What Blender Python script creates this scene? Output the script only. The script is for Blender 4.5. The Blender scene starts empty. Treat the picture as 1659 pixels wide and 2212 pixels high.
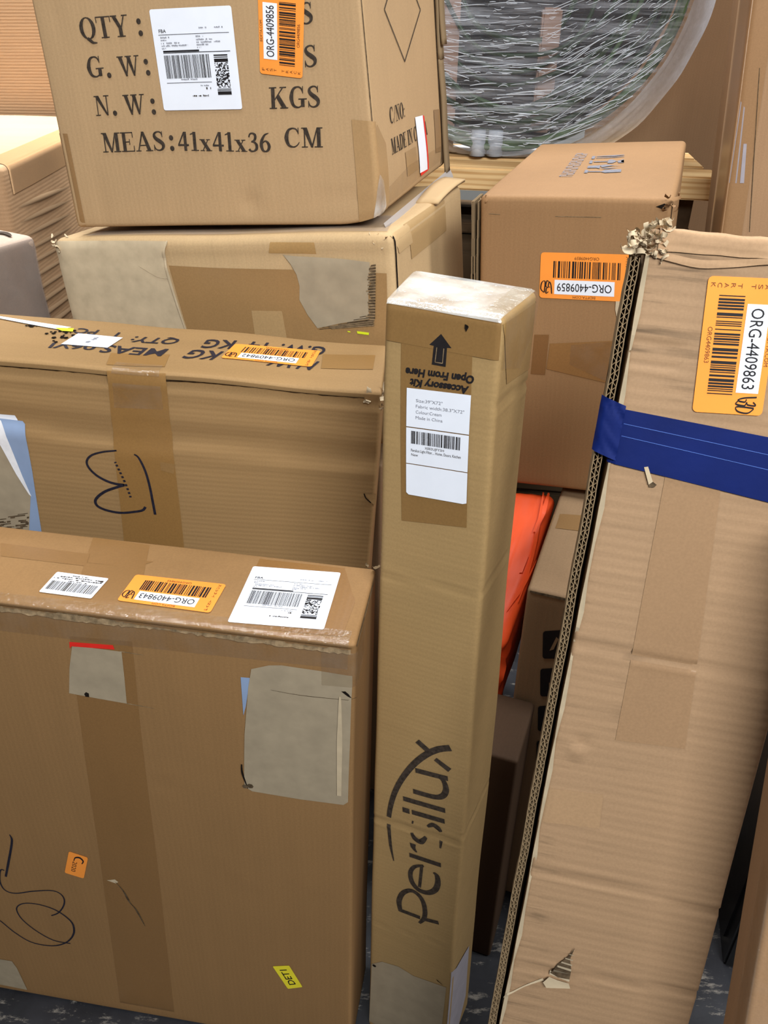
import bpy, bmesh, math, random
from mathutils import Vector, Matrix, noise
R_ = math.radians
scene = bpy.context.scene
COL = scene.collection

# ------------------------------------------------------------------ camera
cam_d = bpy.data.cameras.new('camera'); cam = bpy.data.objects.new('camera', cam_d); COL.objects.link(cam)
PITCH, ROLL, EYE = R_(32.1), R_(1.1), 1.35
fwd = Vector((0, math.cos(PITCH), -math.sin(PITCH))); up0 = Vector((0, math.sin(PITCH), math.cos(PITCH))); rt0 = Vector((1, 0, 0))
rt = rt0*math.cos(ROLL) + up0*math.sin(ROLL); up = -rt0*math.sin(ROLL) + up0*math.cos(ROLL)
cam.matrix_world = Matrix(((rt.x, up.x, -fwd.x, 0), (rt.y, up.y, -fwd.y, 0), (rt.z, up.z, -fwd.z, EYE), (0, 0, 0, 1)))
cam_d.sensor_fit = 'HORIZONTAL'; cam_d.sensor_width = 36.0; cam_d.lens = 1789/1659*36.0
cam_d.clip_start = 0.02
scene.camera = cam

# ------------------------------------------------------------------ light
world = bpy.data.worlds.new('world'); scene.world = world; world.use_nodes = True
wb = world.node_tree.nodes['Background']; wb.inputs[0].default_value = (0.90, 0.95, 1.0, 1); wb.inputs[1].default_value = 0.17

def area(name, loc, target, sx, sy, power, col=(1, 1, 1)):
    d = bpy.data.lights.new(name, 'AREA'); d.shape = 'RECTANGLE'; d.size = sx; d.size_y = sy; d.energy = power; d.color = col
    o = bpy.data.objects.new(name, d); COL.objects.link(o); o.location = loc
    o.rotation_euler = (Vector(target)-Vector(loc)).to_track_quat('-Z', 'Y').to_euler(); return o
area('ceiling_lamp_front', (0.5, -0.95, 2.45), (0.0, 1.0, 0.9), 1.2, 0.5, 71, (0.95, 0.985, 1.0))
area('ceiling_lamp_right', (2.3, 0.5, 3.2), (0.3, 1.2, 1.0), 0.5, 1.4, 62, (0.95, 0.985, 1.0))
area('ceiling_lamp_left', (-1.0, 2.2, 2.7), (-1.0, 2.1, 0), 1.0, 0.25, 30, (0.95, 0.985, 1.0)).data.spread = R_(80)
area('added_top_fill', (-0.45, 0.80, 2.9), (-0.45, 0.80, 0), 1.0, 0.25, 7.5, (0.95, 0.985, 1.0)).data.spread = R_(95)  # fill light added to brighten the tops of the front left cartons
area('ceiling_lamp_rear', (0.2, 2.4, 2.9), (0.2, 1.7, 0.8), 1.4, 0.5, 60, (0.95, 0.985, 1.0))
scene.view_settings.view_transform = 'Standard'; scene.view_settings.look = 'None'
scene.view_settings.gamma = 1.0; scene.view_settings.use_curve_mapping = False
scene.view_settings.exposure = 0.0
scene.cycles.max_bounces = 8; scene.cycles.transparent_max_bounces = 24
scene.cycles.use_denoising = True

# ------------------------------------------------------------------ measured data
# BOX: size in metres and the eight corners (x, y, z from low to high) of every carton.
# UV: marks on a carton: carton, face, points in metres on that face.
BOX = {
    'A': ((0.8, 0.1318, 0.8104),
        [(-0.8259, 0.74, 0.002), (-0.8182, 0.7412, 0.8103), (-0.8066, 0.8704, 0.002), (-0.7988, 0.8716, 0.81), (-0.0355, 0.6226, 0.002), (-0.0247, 0.6243, 0.8037), (-0.0152, 0.753, 0.002), (-0.0074, 0.7542, 0.8025)]),
    'B': ((0.8595, 0.1343, 1.0044),
        [(-0.9135, 0.9393, 0.001), (-0.8644, 0.9361, 1.0007), (-0.9066, 1.0735, 0.001), (-0.8575, 1.0702, 1.0008), (-0.0541, 0.8952, 0.001), (-0.0056, 0.8899, 0.9551), (-0.0472, 1.0293, 0.001), (0.0009, 1.0282, 0.9617)]),
    'M': ((0.2548, 0.479, 0.4446),
        [(0.1535, 1.1875, 0.6715), (0.1227, 1.1936, 1.1165), (0.3033, 1.6424, 0.6769), (0.2716, 1.6469, 1.1194), (0.3949, 1.1078, 0.6895), (0.3646, 1.1129, 1.1329), (0.5447, 1.5627, 0.695), (0.5153, 1.5693, 1.1407)]),
    'P': ((0.1174, 0.0921, 1.1225),
        [(-0.0106, 0.6606, 0.001), (-0.0026, 0.7198, 1.1189), (0.0341, 0.744, 0.001), (0.0241, 0.8078, 1.121), (0.1075, 0.6129, 0.001), (0.0967, 0.6717, 1.1213), (0.1471, 0.6968, 0.001), (0.1376, 0.7571, 1.1192)]),
    'C': ((0.5063, 0.3955, 0.291),
        [(-0.4524, 1.1786, 0.7561), (-0.4787, 1.1945, 1.0455), (-0.3397, 1.5575, 0.7455), (-0.366, 1.5734, 1.0349), (0.0308, 1.0364, 0.8079), (0.0045, 1.0523, 1.0972), (0.1434, 1.4154, 0.7973), (0.1171, 1.4313, 1.0866)]),
    'D': ((0.4387, 0.4428, 0.4095),
        [(-0.4436, 1.2043, 1.0609), (-0.4613, 1.2185, 1.4689), (-0.3304, 1.6332, 1.0541), (-0.3619, 1.6475, 1.4621), (-0.0092, 1.0968, 1.097), (-0.0549, 1.1111, 1.5051), (0.0986, 1.5265, 1.0914), (0.0516, 1.5402, 1.4984)]),
    'R': ((0.172, 0.12, 1.2632),
        [(0.0856, 0.3147, 0.002), (0.1955, 0.6368, 1.2055), (0.1222, 0.4259, 0.002), (0.215, 0.7493, 1.1685), (0.2616, 0.2814, 0.002), (0.3619, 0.6002, 1.1985), (0.2854, 0.3955, 0.002), (0.3847, 0.7136, 1.1664)]),
    'L': ((0.24, 0.45, 0.666),
        [(0.197, 0.902, 0.0), (0.197, 0.902, 0.666), (0.3435, 1.3275, 0.0), (0.3435, 1.3275, 0.666), (0.4239, 0.8239, 0.0), (0.4239, 0.8239, 0.666), (0.5704, 1.2493, 0.0), (0.5704, 1.2493, 0.666)]),
    'G': ((0.45, 0.7, 1.08),
        [(-1.13, 1.525, 0.0), (-1.13, 1.525, 1.08), (-1.1422, 2.2249, 0.0), (-1.1422, 2.2249, 1.08), (-0.6801, 1.5329, 0.0), (-0.6801, 1.5329, 1.08), (-0.6923, 2.2327, 0.0), (-0.6923, 2.2327, 1.08)]),
    'E': ((0.85, 0.35, 1.75),
        [(-1.35, 2.31, 0.0), (-1.35, 2.31, 1.75), (-1.3317, 2.6595, 0.0), (-1.3317, 2.6595, 1.75), (-0.5012, 2.2655, 0.0), (-0.5012, 2.2655, 1.75), (-0.4828, 2.615, 0.0), (-0.4828, 2.615, 1.75)]),
    'K': ((0.293, 0.19, 1.0),
        [(-0.93, 1.335, 0.0), (-0.93, 1.335, 1.0), (-0.8604, 1.5118, 0.0), (-0.8604, 1.5118, 1.0), (-0.6574, 1.2276, 0.0), (-0.6574, 1.2276, 1.0), (-0.5878, 1.4044, 0.0), (-0.5878, 1.4044, 1.0)]),
    'Q': ((0.8, 0.4, 1.85),
        [(0.52, 2.3, 0.0), (0.52, 2.3, 1.85), (0.5757, 2.6961, 0.0), (0.5757, 2.6961, 1.85), (1.3122, 2.1887, 0.0), (1.3122, 2.1887, 1.85), (1.3679, 2.5848, 0.0), (1.3679, 2.5848, 1.85)]),
    'S': ((0.45, 0.17, 1.75),
        [(0.6841, 1.5197, 0.0), (0.5296, 1.5442, 1.743), (0.7107, 1.6876, 0.0), (0.5562, 1.7121, 1.743), (1.1267, 1.4496, 0.0402), (0.9723, 1.4741, 1.7832), (1.1533, 1.6175, 0.0402), (0.9989, 1.642, 1.7832)]),
    'N': ((0.204, 0.072, 1.0911),
        [(0.2894, 0.1454, 0.001), (0.314, 0.4889, 1.0423), (0.3077, 0.2188, 0.001), (0.3318, 0.555, 1.02), (0.4867, 0.0923, 0.001), (0.5116, 0.4396, 1.0538), (0.5051, 0.1658, 0.001), (0.5294, 0.5058, 1.0316)]),
    'U': ((0.105, 0.26, 0.4),
        [(0.078, 0.975, 0.0), (0.078, 0.975, 0.4), (0.1409, 1.2273, 0.0), (0.1409, 1.2273, 0.4), (0.1799, 0.9496, 0.0), (0.1799, 0.9496, 0.4), (0.2428, 1.2019, 0.0), (0.2428, 1.2019, 0.4)]),
    'V': ((0.44, 0.3, 0.7425),
        [(-0.43, 1.21, 0.0), (-0.43, 1.21, 0.7425), (-0.3574, 1.5011, 0.0), (-0.3574, 1.5011, 0.7425), (-0.0031, 1.1036, 0.0), (-0.0031, 1.1036, 0.7425), (0.0695, 1.3946, 0.0), (0.0695, 1.3946, 0.7425)]),
    'Y': ((0.088, 0.12, 0.47),
        [(0.105, 0.8, 0.0), (0.105, 0.8, 0.47), (0.1441, 0.9135, 0.0), (0.1441, 0.9135, 0.47), (0.1882, 0.7714, 0.0), (0.1882, 0.7714, 0.47), (0.2273, 0.8848, 0.0), (0.2273, 0.8848, 0.47)]),
    'O': ((0.11, 0.25, 0.25),
        [(0.08, 0.952, 0.402), (0.084, 0.952, 0.536), (0.146, 1.19, 0.402), (0.166, 1.19, 0.662), (0.18, 0.93, 0.402), (0.184, 0.93, 0.536), (0.266, 1.17, 0.402), (0.286, 1.17, 0.662)]),
}
UV = {
    'D_fba': ('D', 'F', [(0.1634, 0.1443), (0.2714, 0.1414), (0.2752, 0.2521), (0.1653, 0.2549)]),
    'D_org': ('D', 'F', [(0.3555, 0.1719), (0.3707, 0.2605), (0.3125, 0.2686), (0.3012, 0.1797)]),
    'D_t_QTY': ('D', 'F', [(0.0627, 0.2294), (0.1338, 0.2289), (0.0626, 0.2525)]),
    'D_t_G': ('D', 'F', [(0.0618, 0.1865), (0.0871, 0.1869), (0.0629, 0.21)]),
    'D_t_W1': ('D', 'F', [(0.108, 0.1859), (0.1393, 0.1859), (0.1085, 0.2081)]),
    'D_t_N': ('D', 'F', [(0.0637, 0.1422), (0.0858, 0.1424), (0.0652, 0.1655)]),
    'D_t_W2': ('D', 'F', [(0.106, 0.1417), (0.137, 0.1416), (0.1072, 0.1648)]),
    'D_t_MEAS': ('D', 'F', [(0.0644, 0.0978), (0.1564, 0.0969), (0.0658, 0.1215)]),
    'D_t_41': ('D', 'F', [(0.1743, 0.0964), (0.3027, 0.0906), (0.1761, 0.119)]),
    'D_t_CM': ('D', 'F', [(0.3203, 0.0955), (0.3721, 0.0945), (0.3224, 0.1183)]),
    'D_t_KGS': ('D', 'F', [(0.3079, 0.1403), (0.3744, 0.1397), (0.3103, 0.1642)]),
    'D_t_S1': ('D', 'F', [(0.3595, 0.1833), (0.3761, 0.1839), (0.3615, 0.2064)]),
    'D_t_S2': ('D', 'F', [(0.361, 0.2277), (0.3768, 0.2281), (0.3631, 0.2497)]),
    'D_dots': ('D', 'F', [(0.148, 0.2439), (0.1484, 0.2312), (0.0938, 0.1881), (0.1487, 0.2004), (0.1496, 0.188), (0.0924, 0.1444), (0.1489, 0.1559), (0.1485, 0.1434), (0.1668, 0.1121), (0.1662, 0.0994)]),
    'D_tapeL': ('D', 'F', [(-0.0021, 0.1232), (0.0148, 0.1226), (0.0149, 0.0012), (0.0009, 0.0006)]),
    'D_tapeR': ('D', 'F', [(0.4168, 0.0821), (0.4303, 0.0817), (0.432, -0.0011), (0.4151, -0.0004)]),
    'D_dent': ('D', 'F', [(0.2642, 0.0301), (0.2748, 0.0323), (0.4302, 0.0351)]),
    'D_fold': ('D', 'F', [(0.0357, 0.2686), (0.0468, 0.0826)]),
    'D_cno': ('D', 'R', [(0.0818, 0.1096), (0.1679, 0.1097), (0.0818, 0.1292)]),
    'D_made': ('D', 'R', [(0.078, 0.0728), (0.3062, 0.0718), (0.0778, 0.0924)]),
    'D_dia': ('D', 'R', [(0.0996, 0.2383), (0.1923, 0.177), (0.3091, 0.2373), (0.205, 0.2992)]),
    'D_strip': ('D', 'R', [(0.2252, 0.1036), (0.2762, 0.1013), (0.2946, 0.0169), (0.2384, 0.0201)]),
    'D_red': ('D', 'R', [(0.2416, 0.02), (0.2946, 0.0169), (0.3007, 0.0142), (0.2459, 0.0134)]),
    'D_redline': ('D', 'R', [(0.2762, 0.1013), (0.2855, 0.0998), (0.3045, 0.015), (0.2946, 0.0169)]),
    'D_tapeband': ('D', 'R', [(0.0076, 0.0076), (0.4187, 0.0153), (0.407, 0.0414), (0.1677, 0.0457), (0.0116, 0.0307)]),
    'D_tape2': ('D', 'R', [(0.1495, 0.0663), (0.2163, 0.0652), (0.2287, 0.0291), (0.1563, 0.0301)]),
    'D_tape3': ('D', 'R', [(0.3621, 0.1013), (0.4136, 0.0981), (0.4119, 0.0322), (0.3624, 0.0352)]),
    'D_blob': ('D', 'R', [(-0.0174, 0.0379), (0.0144, 0.038), (0.0282, -0.0011), (0.0004, 0.0011)]),
    'C_patch1': ('C', 'F', [(0.0021, 0.2902), (0.0904, 0.2877), (0.1881, 0.2857), (0.1809, 0.2729), (0.1796, 0.258), (0.181, 0.2353), (0.1854, 0.1986), (0.1906, 0.1607), (0.1716, 0.1597), (0.1577, 0.1588), (0.0797, 0.1622), (0.0002, 0.1651), (0.0006, 0.2276), (0.0009, 0.2838)]),
    'C_patch2': ('C', 'F', [(0.3546, 0.2657), (0.3727, 0.2632), (0.4365, 0.2592), (0.4737, 0.2554), (0.4727, 0.2368), (0.4688, 0.213), (0.4674, 0.1825), (0.4278, 0.1757), (0.3937, 0.1682), (0.3812, 0.1864), (0.3717, 0.2063), (0.3741, 0.2248), (0.3715, 0.24), (0.3648, 0.2538)]),
    'C_ragR': ('C', 'F', [(0.474, 0.2519), (0.4679, 0.1813), (0.4757, 0.1814), (0.4815, 0.2531)]),
    'C_ragB': ('C', 'F', [(0.3912, 0.1701), (0.4751, 0.1826), (0.4743, 0.1727), (0.3866, 0.1649)]),
    'C_yel': ('C', 'F', [(0.4497, 0.166), (0.4665, 0.1644), (0.4656, 0.1612), (0.4501, 0.1628)]),
    'C_yel2': ('C', 'F', [(0.4366, 0.1658), (0.4405, 0.1652), (0.4404, 0.1639), (0.4365, 0.1645)]),
    'C_tapeband': ('C', 'F', [(0.1822, 0.2536), (0.3703, 0.246), (0.4948, 0.2414), (0.491, 0.139), (0.1957, 0.1315), (0.1892, 0.1788)]),
    'C_tapesq': ('C', 'F', [(0.3393, 0.2824), (0.4007, 0.2804), (0.4014, 0.2653), (0.3351, 0.2683)]),
    'C_tapelow': ('C', 'F', [(0.2977, 0.1918), (0.3439, 0.191), (0.3463, 0.1452), (0.2969, 0.1441)]),
    'C_film': ('C', 'T', [(0.0222, 0.056), (0.5034, -0.0042), (0.5042, 0.0732), (-0.0035, 0.1295)]),
    'C_tapeR': ('C', 'R', [(-0.0012, 0.2937), (0.0775, 0.2931), (0.087, 0.2622), (0.0202, 0.2622)]),
    'C_gap': ('C', 'R', [(0.0031, 0.2862), (0.0126, 0.2832), (0.0206, 0.2269), (0.0085, 0.2299)]),
    'C_tapeR2': ('C', 'R', [(0.0674, 0.2978), (0.2729, 0.2944), (0.2702, 0.241), (0.078, 0.2423)]),
    'B_gw': ('B', 'T', [(0.7839, 0.1139), (0.6311, 0.099), (0.7806, 0.0879)]),
    'B_nw': ('B', 'T', [(0.7789, 0.0686), (0.6215, 0.0654), (0.7703, 0.0434)]),
    'B_qty': ('B', 'T', [(0.5997, 0.0969), (0.5422, 0.0937), (0.5945, 0.0797)]),
    'B_pc': ('B', 'T', [(0.5212, 0.0999), (0.4669, 0.1022), (0.5193, 0.0844)]),
    'B_meas': ('B', 'T', [(0.5921, 0.0634), (0.5166, 0.0602), (0.5885, 0.0419)]),
    'B_dim': ('B', 'T', [(0.5069, 0.0567), (0.4525, 0.0521), (0.5068, 0.0425)]),
    'B_white': ('B', 'T', [(0.4641, 0.0495), (0.4722, 0.0847), (0.5288, 0.0849), (0.5207, 0.0515)]),
    'B_org': ('B', 'T', [(0.7767, 0.1001), (0.6681, 0.092), (0.6601, 0.0473), (0.7709, 0.0512)]),
    'B_strip': ('B', 'T', [(0.3261, 0.1319), (0.3561, 0.1199), (0.457, 0.1016), (0.4461, 0.0913), (0.3595, 0.1123), (0.3298, 0.1241)]),
    'B_yel': ('B', 'T', [(0.4373, 0.0957), (0.4619, 0.0979), (0.4641, 0.0876), (0.45, 0.0875)]),
    'B_specks': ('B', 'T', [(0.4032, 0.0976), (0.4099, 0.0959), (0.4543, 0.0854), (0.4608, 0.0838), (0.4614, 0.0763), (0.4555, 0.0675), (0.4381, 0.0818), (0.4582, 0.0577), (0.4565, 0.0952)]),
    'B_tapeF': ('B', 'F', [(0.5377, 1.0017), (0.6067, 1.0037), (0.6107, 0.7418), (0.5308, 0.7335)]),
    'B_tapeT': ('B', 'T', [(0.5342, 0.0076), (0.6011, 0.014), (0.5972, 0.0492), (0.5286, 0.0402)]),
    'B_tapeT2': ('B', 'T', [(0.7806, 0.0921), (0.8462, 0.0994), (0.8456, 0.0582), (0.7828, 0.051)]),
    'B_crease': ('B', 'F', [(0.4544, 0.9126), (0.8638, 0.8987)]),
    'B_s1': ('B', 'F', [(0.5382, 0.8947), (0.521, 0.891), (0.5063, 0.8847), (0.4989, 0.8757), (0.4998, 0.8659), (0.5084, 0.8551), (0.5205, 0.8479), (0.5316, 0.8448), (0.5415, 0.8441), (0.534, 0.8408), (0.5173, 0.8323), (0.5061, 0.8225), (0.5015, 0.8142), (0.5042, 0.8066), (0.5154, 0.8016), (0.5327, 0.7998), (0.5506, 0.8034), (0.5612, 0.8071), (0.5653, 0.8128)]),
    'B_s2': ('B', 'F', [(0.5343, 0.8777), (0.538, 0.8656), (0.5423, 0.8518), (0.5458, 0.8369), (0.5482, 0.8242)]),
    'B_s3': ('B', 'F', [(0.5595, 0.8912), (0.5646, 0.8865), (0.5707, 0.8681), (0.5739, 0.8465), (0.5755, 0.8226), (0.5767, 0.8016)]),
    'B_lwhite': ('B', 'F', [(0.3745, 0.9286), (0.3973, 0.9283), (0.4151, 0.9288), (0.4175, 0.9226), (0.4162, 0.9147), (0.371, 0.9102)]),
    'B_blue': ('B', 'F', [(0.3732, 0.9221), (0.3963, 0.9224), (0.4237, 0.9219), (0.4265, 0.9183), (0.4262, 0.9059), (0.4264, 0.8519), (0.4233, 0.7535), (0.3393, 0.745)]),
    'B_torn': ('B', 'F', [(0.376, 0.9364), (0.397, 0.9199), (0.3992, 0.913), (0.4126, 0.8436), (0.4195, 0.8124), (0.4169, 0.815), (0.405, 0.8449), (0.3904, 0.8898), (0.3697, 0.9036)]),
    'B_beige': ('B', 'F', [(0.371, 0.9102), (0.3906, 0.8911), (0.4053, 0.8464), (0.4184, 0.813), (0.4062, 0.7518), (0.3648, 0.7476), (0.3393, 0.745)]),
    'B_rag': ('B', 'F', [(0.3437, 0.7681), (0.4123, 0.7861), (0.4068, 0.7594), (0.3396, 0.7466)]),
    'B_dent': ('B', 'F', [(0.8458, 0.8597), (0.8616, 0.8593), (0.8645, 0.8394), (0.8553, 0.8464)]),
    'B_tape3': ('B', 'F', [(0.5904, 0.8829), (0.6094, 0.8807), (0.6061, 0.8666), (0.5906, 0.8705)]),
    'A_small': ('A', 'T', [(0.5167, 0.0557), (0.4563, 0.0569), (0.4543, 0.02), (0.5134, 0.0192)]),
    'A_org': ('A', 'T', [(0.6448, 0.0689), (0.5424, 0.068), (0.5409, 0.0213), (0.6432, 0.0192)]),
    'A_fba': ('A', 'T', [(0.6652, 0.0086), (0.7643, 0.0149), (0.7629, 0.1137), (0.6639, 0.1067)]),
    'A_red': ('A', 'F', [(0.4913, 0.7656), (0.5405, 0.769), (0.5416, 0.763), (0.4928, 0.7595), (0.4902, 0.7563)]),
    'A_p1': ('A', 'F', [(0.4936, 0.7608), (0.549, 0.7609), (0.5473, 0.7239), (0.5448, 0.6835), (0.5094, 0.6853), (0.4777, 0.6874), (0.4848, 0.7268)]),
    'A_hole': ('A', 'F', [(0.4961, 0.69), (0.4988, 0.6933), (0.5018, 0.6917), (0.5014, 0.686), (0.497, 0.6859)]),
    'A_p2': ('A', 'F', [(0.6906, 0.7603), (0.7097, 0.7686), (0.723, 0.7709), (0.7622, 0.7699), (0.7967, 0.7681), (0.7968, 0.7552), (0.7961, 0.734), (0.7956, 0.6716), (0.7943, 0.5725), (0.789, 0.5665), (0.7379, 0.565), (0.6813, 0.5666), (0.6728, 0.5728), (0.6739, 0.5992), (0.6781, 0.6604), (0.686, 0.7331)]),
    'A_blue': ('A', 'F', [(0.6783, 0.7464), (0.6884, 0.7471), (0.6818, 0.7045), (0.6783, 0.6899)]),
    'A_tear': ('A', 'F', [(0.7858, 0.7454), (0.7901, 0.7462), (0.794, 0.7423), (0.7965, 0.7374), (0.7926, 0.7394), (0.7887, 0.7427)]),
    'A_c': ('A', 'F', [(0.4236, 0.394), (0.4085, 0.3439), (0.4343, 0.3372), (0.4486, 0.3865)]),
    'A_det': ('A', 'F', [(0.7308, 0.1596), (0.7129, 0.2086), (0.6888, 0.199), (0.709, 0.1478)]),
    'A_sa': ('A', 'F', [(0.3442, 0.4096), (0.3454, 0.4007), (0.341, 0.3836), (0.327, 0.3416), (0.3165, 0.3105)]),
    'A_sb': ('A', 'F', [(0.3176, 0.3251), (0.3129, 0.3254), (0.3085, 0.3143), (0.3044, 0.2929), (0.3082, 0.2761), (0.323, 0.2733), (0.3506, 0.2855), (0.379, 0.2949), (0.3915, 0.2917), (0.3958, 0.2795), (0.3916, 0.2618), (0.3802, 0.242), (0.3675, 0.2314)]),
    'A_sc': ('A', 'F', [(0.2584, 0.2233), (0.2733, 0.2021), (0.2816, 0.1948), (0.2982, 0.1702), (0.3205, 0.1517), (0.3508, 0.1513), (0.3732, 0.1634), (0.3886, 0.1826), (0.3965, 0.2041), (0.3955, 0.2259), (0.3791, 0.2463), (0.3575, 0.2543), (0.3361, 0.2532), (0.3216, 0.2448), (0.3146, 0.2305), (0.3185, 0.208), (0.3353, 0.1838), (0.3579, 0.1673), (0.3837, 0.1664)]),
    'A_cut': ('A', 'F', [(0.479, 0.3401), (0.4873, 0.3223), (0.4929, 0.2977), (0.4999, 0.2818), (0.508, 0.2445)]),
    'A_corner': ('A', 'F', [(0.2093, 0.09), (0.2741, 0.09), (0.2784, 0.0722), (0.2825, 0.0129), (0.1906, 0.0168)]),
    'A_dent': ('A', 'F', [(0.5734, 0.5509), (0.5831, 0.566)]),
    'A_tapeF': ('A', 'F', [(0.4927, 0.7729), (0.5624, 0.7764), (0.5234, -0.0131), (0.4332, -0.0434)]),
    'A_tapeT': ('A', 'T', [(0.4993, -0.0017), (0.5704, -0.0019), (0.535, 0.1253), (0.4644, 0.1289)]),
    'A_tapelong': ('A', 'T', [(0.3803, 0.0737), (0.528, 0.0737), (0.5514, 0.0954), (0.3665, 0.0975)]),
    'A_tapeT2': ('A', 'T', [(0.6684, 0.0047), (0.7845, 0.0085), (0.7875, 0.0666), (0.7654, 0.1241), (0.6668, 0.1229)]),
    'A_fold1': ('A', 'F', [(0.5475, 0.7611), (0.573, 0.7601)]),
    'A_fold2': ('A', 'F', [(0.5448, 0.6838), (0.5767, 0.6818)]),
    'P_arrow': ('P', 'F', [(0.0592, 1.1012), (0.048, 1.0897), (0.0525, 1.0894), (0.0516, 1.072), (0.0657, 1.0721), (0.066, 1.0897), (0.0704, 1.09)]),
    'P_arrowin': ('P', 'F', [(0.0549, 1.0885), (0.0638, 1.0886), (0.0633, 1.0737), (0.0538, 1.0734)]),
    'P_open': ('P', 'F', [(0.0951, 1.0682), (0.0249, 1.0644), (0.0942, 1.0612)]),
    'P_acc': ('P', 'F', [(0.0905, 1.0576), (0.0302, 1.0547), (0.0894, 1.0508)]),
    'P_lab': ('P', 'F', [(0.0295, 0.9365), (0.0949, 0.9407), (0.093, 1.0502), (0.0268, 1.0456)]),
    'P_tape': ('P', 'F', [(0.0174, 1.1227), (0.0896, 1.118), (0.0927, 1.0497), (0.096, 0.9155), (0.0247, 0.9049)]),
    'P_tapetop': ('P', 'F', [(0.0005, 1.1205), (0.1166, 1.1216), (0.117, 1.0856), (0.0015, 1.0869)]),
    'P_tapeR': ('P', 'R', [(0.0012, 1.1175), (0.0908, 1.1134), (0.0999, 1.0477), (0.0224, 1.0566)]),
    'P_crease1': ('P', 'F', [(0.0003, 0.8333), (0.1159, 0.841)]),
    'P_crease2': ('P', 'F', [(-0.0009, 0.4631), (0.1151, 0.4757)]),
    'P_crease3': ('P', 'F', [(-0.0006, 0.2539), (0.1196, 0.2719)]),
    'P_creaseR1': ('P', 'R', [(-0.0044, 0.8444), (0.0822, 0.843)]),
    'P_creaseR2': ('P', 'R', [(-0.0074, 0.4855), (0.0833, 0.4967)]),
    'P_creaseR0': ('P', 'R', [(-0.0012, 1.0437), (0.0893, 1.0348)]),
    'P_patch': ('P', 'F', [(0.0044, 0.1596), (0.0191, 0.1752), (0.0432, 0.18), (0.0647, 0.1734), (0.0888, 0.1765), (0.1107, 0.1793), (0.1089, 0.0856), (0.1091, 0.032), (0.0017, -0.0301)]),
    'P_lilac': ('P', 'R', [(0.066, 0.1834), (0.0706, 0.0559), (0.0414, 0.0046), (-0.0027, 0.0793), (-0.0021, 0.2171)]),
    'P_l_P1': ('P', 'F', [(0.0424, 0.3065), (0.0706, 0.3081)]),
    'P_l_P2': ('P', 'F', [(0.0439, 0.3037), (0.041, 0.3233), (0.0452, 0.3426), (0.0551, 0.3546), (0.0653, 0.3533), (0.073, 0.3428), (0.0765, 0.3254), (0.0756, 0.3093), (0.0698, 0.2961)]),
    'P_l_P3': ('P', 'F', [(0.0756, 0.3084), (0.0954, 0.3132)]),
    'P_l_e1': ('P', 'F', [(0.0671, 0.3681), (0.0681, 0.4112)]),
    'P_l_e2': ('P', 'F', [(0.0704, 0.4117), (0.0589, 0.4033), (0.0539, 0.3886), (0.0573, 0.3717), (0.0668, 0.3624), (0.0786, 0.3641), (0.0873, 0.3746), (0.0903, 0.3884), (0.0888, 0.4021), (0.0838, 0.4063)]),
    'P_l_r1': ('P', 'F', [(0.0514, 0.4218), (0.0926, 0.425)]),
    'P_l_r2': ('P', 'F', [(0.0606, 0.4315), (0.0559, 0.4379), (0.0551, 0.445)]),
    'P_l_s1': ('P', 'F', [(0.0535, 0.4647), (0.0571, 0.4562), (0.0652, 0.4538), (0.0718, 0.4665)]),
    'P_l_s2': ('P', 'F', [(0.0728, 0.4855), (0.0796, 0.4919), (0.0858, 0.4898), (0.09, 0.4848)]),
    'P_l_s3': ('P', 'F', [(0.091, 0.4694), (0.0903, 0.4554)]),
    'P_l_s4': ('P', 'F', [(0.0542, 0.486), (0.0535, 0.4808)]),
    'P_l_i': ('P', 'F', [(0.0524, 0.501), (0.0937, 0.5054)]),
    'P_l_id': ('P', 'F', [(0.0404, 0.4997), (0.0493, 0.5004)]),
    'P_l_l': ('P', 'F', [(0.0407, 0.519), (0.0936, 0.524)]),
    'P_l_u1': ('P', 'F', [(0.0529, 0.5376), (0.0783, 0.5403), (0.0891, 0.5467), (0.0928, 0.5587), (0.0897, 0.5707), (0.0844, 0.5749)]),
    'P_l_u2': ('P', 'F', [(0.0542, 0.573), (0.094, 0.5776)]),
    'P_l_x1': ('P', 'F', [(0.0545, 0.6195), (0.0676, 0.6109)]),
    'P_l_x2': ('P', 'F', [(0.0776, 0.6013), (0.0956, 0.5916)]),
    'P_l_sw1': ('P', 'F', [(0.0311, 0.3989), (0.0261, 0.4255), (0.0227, 0.463)]),
    'P_l_sw2': ('P', 'F', [(0.0228, 0.4767), (0.0243, 0.4945), (0.0285, 0.5194), (0.0362, 0.5464), (0.0492, 0.5768), (0.0646, 0.6013), (0.0799, 0.6174), (0.0947, 0.6261)]),
    'M_org': ('M', 'F', [(0.2114, 0.3724), (0.0874, 0.3713), (0.0877, 0.3085), (0.2149, 0.3084)]),
    'M_bot': ('M', 'T', [(0.1417, 0.1801), (0.1469, 0.1963), (0.17, 0.2007), (0.1713, 0.1777), (0.1488, 0.171)]),
    'M_botn': ('M', 'T', [(0.1223, 0.1863), (0.1415, 0.1857), (0.1423, 0.1792), (0.1228, 0.1802)]),
    'M_botc': ('M', 'T', [(0.1177, 0.1967), (0.1222, 0.1966), (0.1238, 0.171), (0.119, 0.171)]),
    'M_gl': ('M', 'T', [(0.1178, 0.2332), (0.1319, 0.2352), (0.1358, 0.2375), (0.1374, 0.2083), (0.1318, 0.2142), (0.1185, 0.2135)]),
    'M_gl2': ('M', 'T', [(0.1355, 0.2366), (0.1419, 0.2433), (0.1676, 0.2277), (0.1548, 0.232), (0.1396, 0.2178)]),
    'M_gl3': ('M', 'T', [(0.1374, 0.2083), (0.1467, 0.2138), (0.1638, 0.2149), (0.1492, 0.2057)]),
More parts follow.
